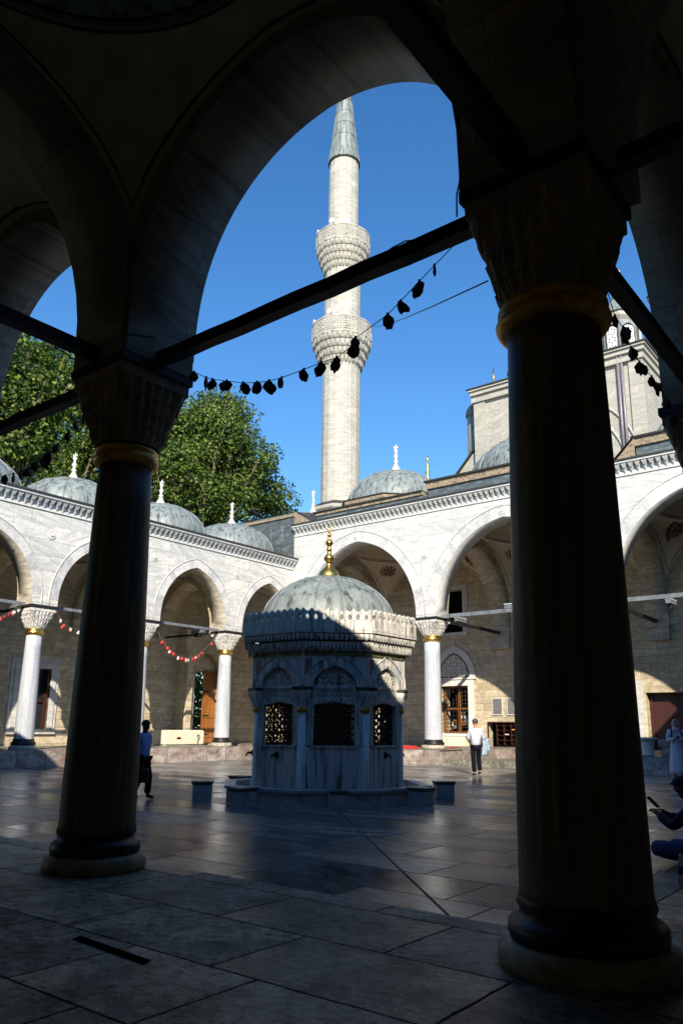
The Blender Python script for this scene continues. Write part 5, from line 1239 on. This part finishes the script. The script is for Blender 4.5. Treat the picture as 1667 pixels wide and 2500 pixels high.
m.add(vs,fs,0,True); m.tube([(0,.0,1.57),(0,.02,1.50),(0,.03,1.44)],[.085,.10,.13],16,0); m.build('headscarf',[M['scarf']],t,recalc=False)
m=MB()
for s_ in (-1,1):
    m.tube([(s_*.10,.10,.14),(s_*.10,.12,.05)],.05,8); m.box(*sorted((s_*.06,s_*.14)),-.08,.19,0,.07)
m.build('shoe',[M['leather']],t)
MW=Matrix.Translation(t.location)@Matrix.Rotation(R(-155),4,'Z')@Matrix.Scale(WS,4)
def world_part(name,mb,mats,label,cat,MWx):
    me=mb.mesh(name,mats); o=link(name,me); o.matrix_world=MWx; tag(o,label,cat); return o
m=MB(); m.obox((0,0,0),(.037,0,0),(0,.005,0),(0,0,.075)); world_part('phone',m,[M['leather']],'phone held in both hands by the woman in the lilac coat','phone',MW@Matrix.Translation((0,.345,1.25))@Matrix.Rotation(R(-50),4,'X'))
bp=thing('backpack','black backpack on the shoulders of the woman in the lilac coat','backpack',tuple(MW@Vector((0,0,1.0))),R(-155)); bp.scale=(WS,)*3
m=MB(); m.obox((0,-.21,.22),(.14,0,0),(0,.07,0),(0,0,.2)); me=m.mesh('bag_body',[M['navy']]); bm=bmesh.new(); bm.from_mesh(me); bmesh.ops.bevel(bm,geom=bm.edges[:],offset=.05,segments=3,affect='EDGES'); bm.to_mesh(me); bm.free(); link('bag_body',me,bp)
for s_ in (-1,1):
    m=MB(); m.tube([(s_*.12,-.16,.36),(s_*.13,-.05,.495),(s_*.13,.08,.47),(s_*.14,.135,.35),(s_*.155,.12,.2),(s_*.14,-.1,.06)],.022,8); m.build('strap',[M['navy']],bp)
# man sitting on the edge of the paving behind the thick column, only his head, hand, phone and knee in view
SS=1.12; hp_=atZ(1662,1916,.035+.80*1.12); SL=hp_-Vector((-sin(R(78))*.335*SS,cos(R(78))*.335*SS,0)); SL.z=.006
V=dict(pelvis=((0,0,.12),(.16,.13)),waist=((0,.03,.28),(.14,.11)),chest=((0,.13,.50),(.17,.12)),nb=((0,.20,.64),(.09,.08)),neck=((0,.25,.70),.055),hb=((0,.30,.74),(.062,.066)),hm=((0,.335,.80),(.078,.092)),ht=((0,.33,.87),(.064,.076)),
  nose=((0,.435,.775),.014),chin=((0,.385,.735),.026),brow=((0,.41,.825),.022),earL=((-.084,.32,.80),.014),earR=((.084,.32,.80),.014),
  sL=((-.19,.14,.60),.062),eL=((-.25,.34,.40),.044),wL=((-.14,.55,.50),.030),sR=((.19,.14,.60),.062),eR=((.25,.34,.40),.044),wR=((.10,.56,.48),.030),
  hL=((-.10,.06,.12),.095),kL=((-.24,.60,.17),.070),aL=((-.02,.40,.07),.042),fL=((.12,.46,.05),.034),hR=((.10,.06,.12),.095),kR=((.24,.62,.15),.070),aR=((.06,.34,.07),.042),fR=((-.08,.42,.05),.034))
E=[('pelvis','waist'),('waist','chest'),('chest','nb'),('nb','neck'),('neck','hb'),('hb','hm'),('hm','ht'),('hm','nose'),('hb','chin'),('hm','brow'),('hm','earL'),('hm','earR'),('chest','sL'),('sL','eL'),('eL','wL'),('chest','sR'),('sR','eR'),('eR','wR'),('pelvis','hL'),('hL','kL'),('kL','aL'),('aL','fL'),('pelvis','hR'),('hR','kR'),('kR','aR'),('aR','fR')]
hand(V,E,'wL','l',(.35,.75,.55),(1,0,0),1.0,.5); hand(V,E,'wR','r',(-.3,.7,.6),(1,0,0),1.0,.5)
t=thing('person','man in dark top and jeans sitting on the floor, bent over a phone','person',(SL.x,SL.y,.006),R(78)); t.scale=(SS,)*3
link('body',skin_mesh('body',V,E,[M['skinb']]),t)
kk=['waist','chest','nb','sL','eL','wL','sR','eR','wR']; W=cloth(V,kk,.02); W['neck']=(V['neck'][0],.075); link('sweater',skin_mesh('sweater',W,sub_edges(E,kk)+[('nb','neck')],[M['navy']],root='chest'),t)
kk=['pelvis','hL','kL','aL','hR','kR','aR']; W=cloth(V,kk,.022); link('jeans',skin_mesh('jeans',W,sub_edges(E,kk),[M['jean']]),t)
m=MB(); h=Vector((0,.325,.835)); vs=[]; n=24; rows=9
for j in range(rows+1):
    for k in range(n):
        a=2*pi*k/n; low=-.15-.55*max(0,-sin(a)); ph=pi/2-(pi/2-low)*j/rows; vs.append((h.x+.096*cos(a)*cos(ph),h.y+.112*sin(a)*cos(ph),h.z+.092*sin(ph)))
m.add(vs,[(j*n+k,j*n+(k+1)%n,(j+1)*n+(k+1)%n,(j+1)*n+k) for j in range(rows) for k in range(n)],0,True)
m.tube([(-.07,.415,.835),(0,.455,.83),(.07,.415,.835)],.014,6); m.build('cap',[M['navy']],t,recalc=False)
MW=Matrix.Translation(t.location)@Matrix.Rotation(R(78),4,'Z')@Matrix.Scale(SS,4)
m=MB(); m.obox((0,0,0),(.038,0,0),(0,.005,0),(0,0,.078)); m.obox((0,-.0056,.004),(.034,0,0),(0,.0006,0),(0,0,.068),1); world_part('phone',m,[M['leather'],M['glass']],'phone held up by the man sitting on the floor','phone',MW@Matrix.Translation((-.03,.67,.62))@Matrix.Rotation(R(-48),4,'X'))
wb=atZ(1666,2157,.006)
bt=thing('water_bottle','clear water bottle with a blue label standing beside the sitting man','bottle',(wb.x,wb.y,.007))
m=MB(); m.lathe([(.040,0),(.044,.01),(.044,.17),(.036,.21),(.016,.25),(.014,.27)],20,(0,0),0); m.build('bottle_body',[M['bottle']],bt)
m=MB(); m.lathe([(.0455,.09),(.0455,.16)],20,(0,0),0,cap=False); m.build('label_band',[M['jean']],bt); m=MB(); m.lathe([(.017,.268),(.017,.292)],16,(0,0),0); m.build('cap',[M['white']],bt)
# ------------------------------------------------------------------ BUNTING
def pouch(mb,p,s,rnd,m2=True):
    """crumpled cluster of paper pennants pinched at the cord"""
    p=Vector(p); nl=rnd.choice((1,2,2,3)); mb.obox(p+Vector((0,0,s*.02)),(s*.07,0,0),(0,s*.07,0),(0,0,s*.12),0)
    for i in range(nl):
        a=rnd.uniform(0,pi); tilt=rnd.uniform(-.5,.5) if nl>1 else rnd.uniform(-.2,.2); e=Vector((cos(a),sin(a),0)); n=Vector((-sin(a),cos(a),0)); L=s*rnd.uniform(.8,1.15); w=s*rnd.uniform(.36,.52); vs=[]; R_=7; K=9
        for j in range(R_+1):
            q=j/R_; ww=w*(sin(pi*min(1,q*.78+.06))**.8)+.004
            for k in range(K):
                t=2*pi*k/K; c=p+Vector((e.x*tilt*q*s*.9,e.y*tilt*q*s*.9,-L*q))+e*ww*cos(t)*(1+rnd.uniform(-.16,.16))+n*ww*.28*sin(t)*(1+.5*sin(3*t+i))
                c.z+=.12*s*sin(2*t+i*2)*q; vs.append(c)
        mt=(0 if rnd.random()<.6 else 1) if m2 else 0
        mb.add(vs,[(j*K+k,j*K+(k+1)%K,(j+1)*K+(k+1)%K,(j+1)*K+k) for j in range(R_) for k in range(K)]+[tuple(range(K)),tuple(range(R_*K,R_*K+K))],mt,True)
def garland(label,pts,size,seed,mats,skip=(0,-1),cord=.005,grp=None,positions=None):
    rnd=random.Random(seed); g=thing('bunting',label,'bunting',tuple(pts[0]),group=grp)
    o=Vector(pts[0]); P_=[Vector(q)-o for q in pts]; m=MB(); m.tube(P_,cord,5); m.build('cord',[M['cord']],g)
    for i,q in enumerate(P_):
        if i in skip or i-len(P_) in skip: continue
        mb=MB(); pouch(mb,(0,0,0),size*rnd.uniform(.88,1.1),rnd); mb.build('pennant',mats,g,recalc=False).location=q
    return g
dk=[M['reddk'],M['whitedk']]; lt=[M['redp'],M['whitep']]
A=[(1150,555),(1060,648),(1023,687),(978,735),(946,768),(868,825),(862,842),(822,873),(784,885),(742,902),(688,922),(657,930),(628,933),(594,935),(554,930),(519,926),(504,922),(474,908),(458,903)]
garland('string of crumpled dark pennants hanging below the tie beam between the two granite columns',[atY(x,y,6.0) for x,y in A],.138,4,dk,skip=(0,-1))
B=[(232,960),(206,1008),(187,1032),(168,1056),(143,1083),(123,1105),(109,1115),(90,1128),(73,1142),(54,1150),(34,1157),(14,1161),(-10,1163),(-40,1160)]
garland('string of dark pennants sagging left of the slim column, against the trees',[atY(x,y,6.0) for x,y in B],.14,5,dk,skip=(0,-1))
C=[(1478,700),(1500,772),(1520,800),(1540,850),(1560,885),(1590,920),(1600,935),(1625,975),(1650,1005),(1690,1035)]
garland('string of dark pennants dropping from the thick column toward the right edge',[atX(x,y,-2.35) for x,y in C],.145,6,dk,skip=(0,-1))
c5=lambda a,b:(a/2.6133,1200+b/2.6133)
D=[(1005,893),(1040,950),(1055,970),(1070,988),(1088,1012),(1103,1026),(1138,1050),(1158,1056),(1185,1063),(1203,1064),(1230,1060),(1250,1052),(1270,1040),(1290,1022),(1352,962),(1402,893)]
garland('small red and white pennants sagging between the middle columns of the left arcade',[atX(*c5(*q),-27.75) for q in D],.16,7,lt,skip=(0,-1),cord=.012,grp='red and white bunting strings')
D=[(372,790),(388,812),(412,845),(450,868),(515,886),(600,905),(690,912),(780,905),(880,890)]
garland('red pennants starting at the leftmost white column and running behind the dark column',[atX(*c5(*q),-27.75) for q in D],.17,8,lt,skip=(0,-1),cord=.012,grp='red and white bunting strings')
D=[(160,720),(90,760),(62,774),(35,790),(5,802),(-40,815)]
garland('few red pennants at the left edge beside the leftmost white column',[atX(*c5(*q),-27.75) for q in D],.17,10,lt,skip=(0,-1),cord=.012,grp='red and white bunting strings')
# ------------------------------------------------------------------ FURNITURE AND FITTINGS
m=MB(); 
def bevbox(name,x0,x1,y0,y1,z0,z1,mats,bev=.03,parent=None):
    mb=MB(); mb.box(x0,x1,y0,y1,z0,z1); me=mb.mesh(name,mats); b=bmesh.new(); b.from_mesh(me); bmesh.ops.bevel(b,geom=b.edges[:],offset=bev,segments=2,affect='EDGES'); b.to_mesh(me); b.free(); return link(name,me,parent)
bx=thing('storage_chest','long cream painted chest standing on the platform beside the wooden door','chest',(-30.6,25.9,.635))
bevbox('chest_body',-.55,.45,-1.35,1.15,.0,.72,[M['cream']],.06,bx)
m=MB(); m.box(.452,.462,-.62,-.36,.30,.36,0); m.box(.452,.456,-.60,-.38,.36,.40,1); m.build('catch',[M['dark'],M['redp']],bx)
m=MB(); m.tube([(.47,.70,.50),(.47,.78,.46),(.47,.80,.36),(.47,.72,.24),(.47,.70,.10)],.022,6); m.tube([(.47,.68,.5),(.47,.66,.35)],.02,6); m.build('hose_hook',[M['iron']],bx)
bx=thing('utility_cabinet','cream cabinet on the platform beneath the grilled window','cabinet',(-21.9,37.75,.50))
bevbox('cabinet_body',-.95,.72,-.38,.42,0,.62,[M['cream']],.02,bx); m=MB(); m.box(-.35,-.335,-.39,-.375,.03,.59); m.tube([(-.72,-.40,.36),(-.72,-.40,.28)],.02,8); m.build('door_gap',[M['greyp']],bx)
for i,(a,b) in enumerate(((-19.84,-19.30),(-18.97,-18.43))):
    t=thing('notice_board',('left' if i==0 else 'right')+' one of the two grey notice boards on the sunlit wall above the shoe rack','board',((a+b)/2,BW-.03,2.3))
    w_=(b-a)/2; m=MB(); m.box(-w_,w_,-.01,.025,0,.82); m.build('panel',[M['greyp']],t)
    m=MB(); m.box(-w_-.04,-w_,-.03,.025,-.04,.86); m.box(w_,w_+.04,-.03,.025,-.04,.86); m.box(-w_,w_,-.03,.025,.82,.86); m.box(-w_,w_,-.03,.025,-.04,0); m.build('frame',[M['vous_a']],t)
rnd=random.Random(2)
for i,(x,z,c,lb) in enumerate(((-19.1,.475,'white','pair of white shoes on the lowest shelf of the rack'),(-19.15,1.225,'white','white shoes lying on a middle shelf of the rack'),(-18.75,1.475,'orange','orange slippers at the top right of the shoe rack'),(-19.5,.475,'orange','brown shoes at the lower left of the shoe rack'))):
    m=MB()
    for s_ in (-.06,.06): m.ball((x+s_,BW+.15,z+.035),.035,.12,.035,10)
    tag(m.build('shoes',[M[c]]),lb,'shoes')
m=MB(); m.tube([(-19.95,BW-.25,.34),(-19.7,BW-.18,.29),(-19.0,BW-.2,.28),(-18.0,BW-.22,.28)],.028,8); tag(m.build('hose',[M['orange']]),'orange hose lying on the step below the shoe rack','hose')
m=MB(); m.box(-23.5,-19.0-.55,31.9,34.2,.640,.66); m.box(-21.2,-19.62,30.0,30.3,.64,.78); tag(m.build('carpet',[M['red']]),'red carpet on the platform left of the far white column','carpet')
# stone font on the right platform
jr=thing('stone_vessel','small pale stone basin on the platform right of the thick column','basin',(-9.35,30.15,.636))
m=MB(); m.lathe([(.20,0),(.22,.04),(.20,.08),(.26,.50),(.27,.56),(.36,.60),(.36,.66),(.28,.665),(.24,.6),(.01,.5)],14,(0,0),0); m.build('vessel_body',[M['capital']],jr)
m=MB(); m.box(.4,1.2,-.1,.45,.35,.6); m.box(.5,1.1,-.05,.4,0,.348); m.build('side_bench',[M['ledge']],jr)
# flood lamps clamped to the tie beams
def lamp(x,y,z,rz,label):
    t=thing('flood_lamp',label,'lamp',(x,y,z),rz,'flood lamps on the tie beams')
    m=MB(); m.box(-.42,.42,-.10,.10,.0,.14)
    for k in range(9): m.box(-.40+k*.095,-.37+k*.095,-.12,.12,.141,.17)
    m.build('lamp_housing',[M['tie']],t); m=MB(); m.box(-.42,.42,-.125,.125,.171,.20); m.build('lid',[M['white']],t)
    m=MB(); m.box(-.2,.2,-.08,.08,-.20,-.002); m.build('ballast',[M['iron']],t); return t
lamp(-14.95,31.05,6.76,0,'ribbed flood lamp clamped on the tie beam beside the thick column')
lamp(-19.1,33.6,6.72,R(90),'flood lamp clamped on the tie beam running back from the far white column')
lamp(-30.2,26.3,6.17,0,'flood lamp on the dark tie beam in the left arcade, right of the sagging bunting')
lamp(-29.6,16.2,6.17,0,'flood lamp on the tie beam behind the leftmost white column')
lamp(-9.0,33.6,6.72,R(90),'flood lamp on the tie beam at the right, above the lit patch of wall')
# thin overhead wire near the balcony
m=MB(); wa=Vector((-30.3,38.6,30.3)); wb_=atY(1190,686,6.2); m.tube([wa.lerp(wb_,i/12)-Vector((0,0,.9*sin(pi*i/12))) for i in range(13)],.009,4); tag(m.build('overhead_wire',[M['cord']]),'thin wire stretched from the minaret balcony to the portico','wire')
# ------------------------------------------------------------------ render settings
scn.render.engine='CYCLES'; scn.cycles.max_bounces=10; scn.cycles.diffuse_bounces=7; scn.cycles.glossy_bounces=3
for o in list(COL.objects):
    if o.type=='MESH' and o.data and o.parent is None and 'kind' not in o and 'category' not in o: print('UNTAGGED',o.name)
print('objects',len(COL.objects))
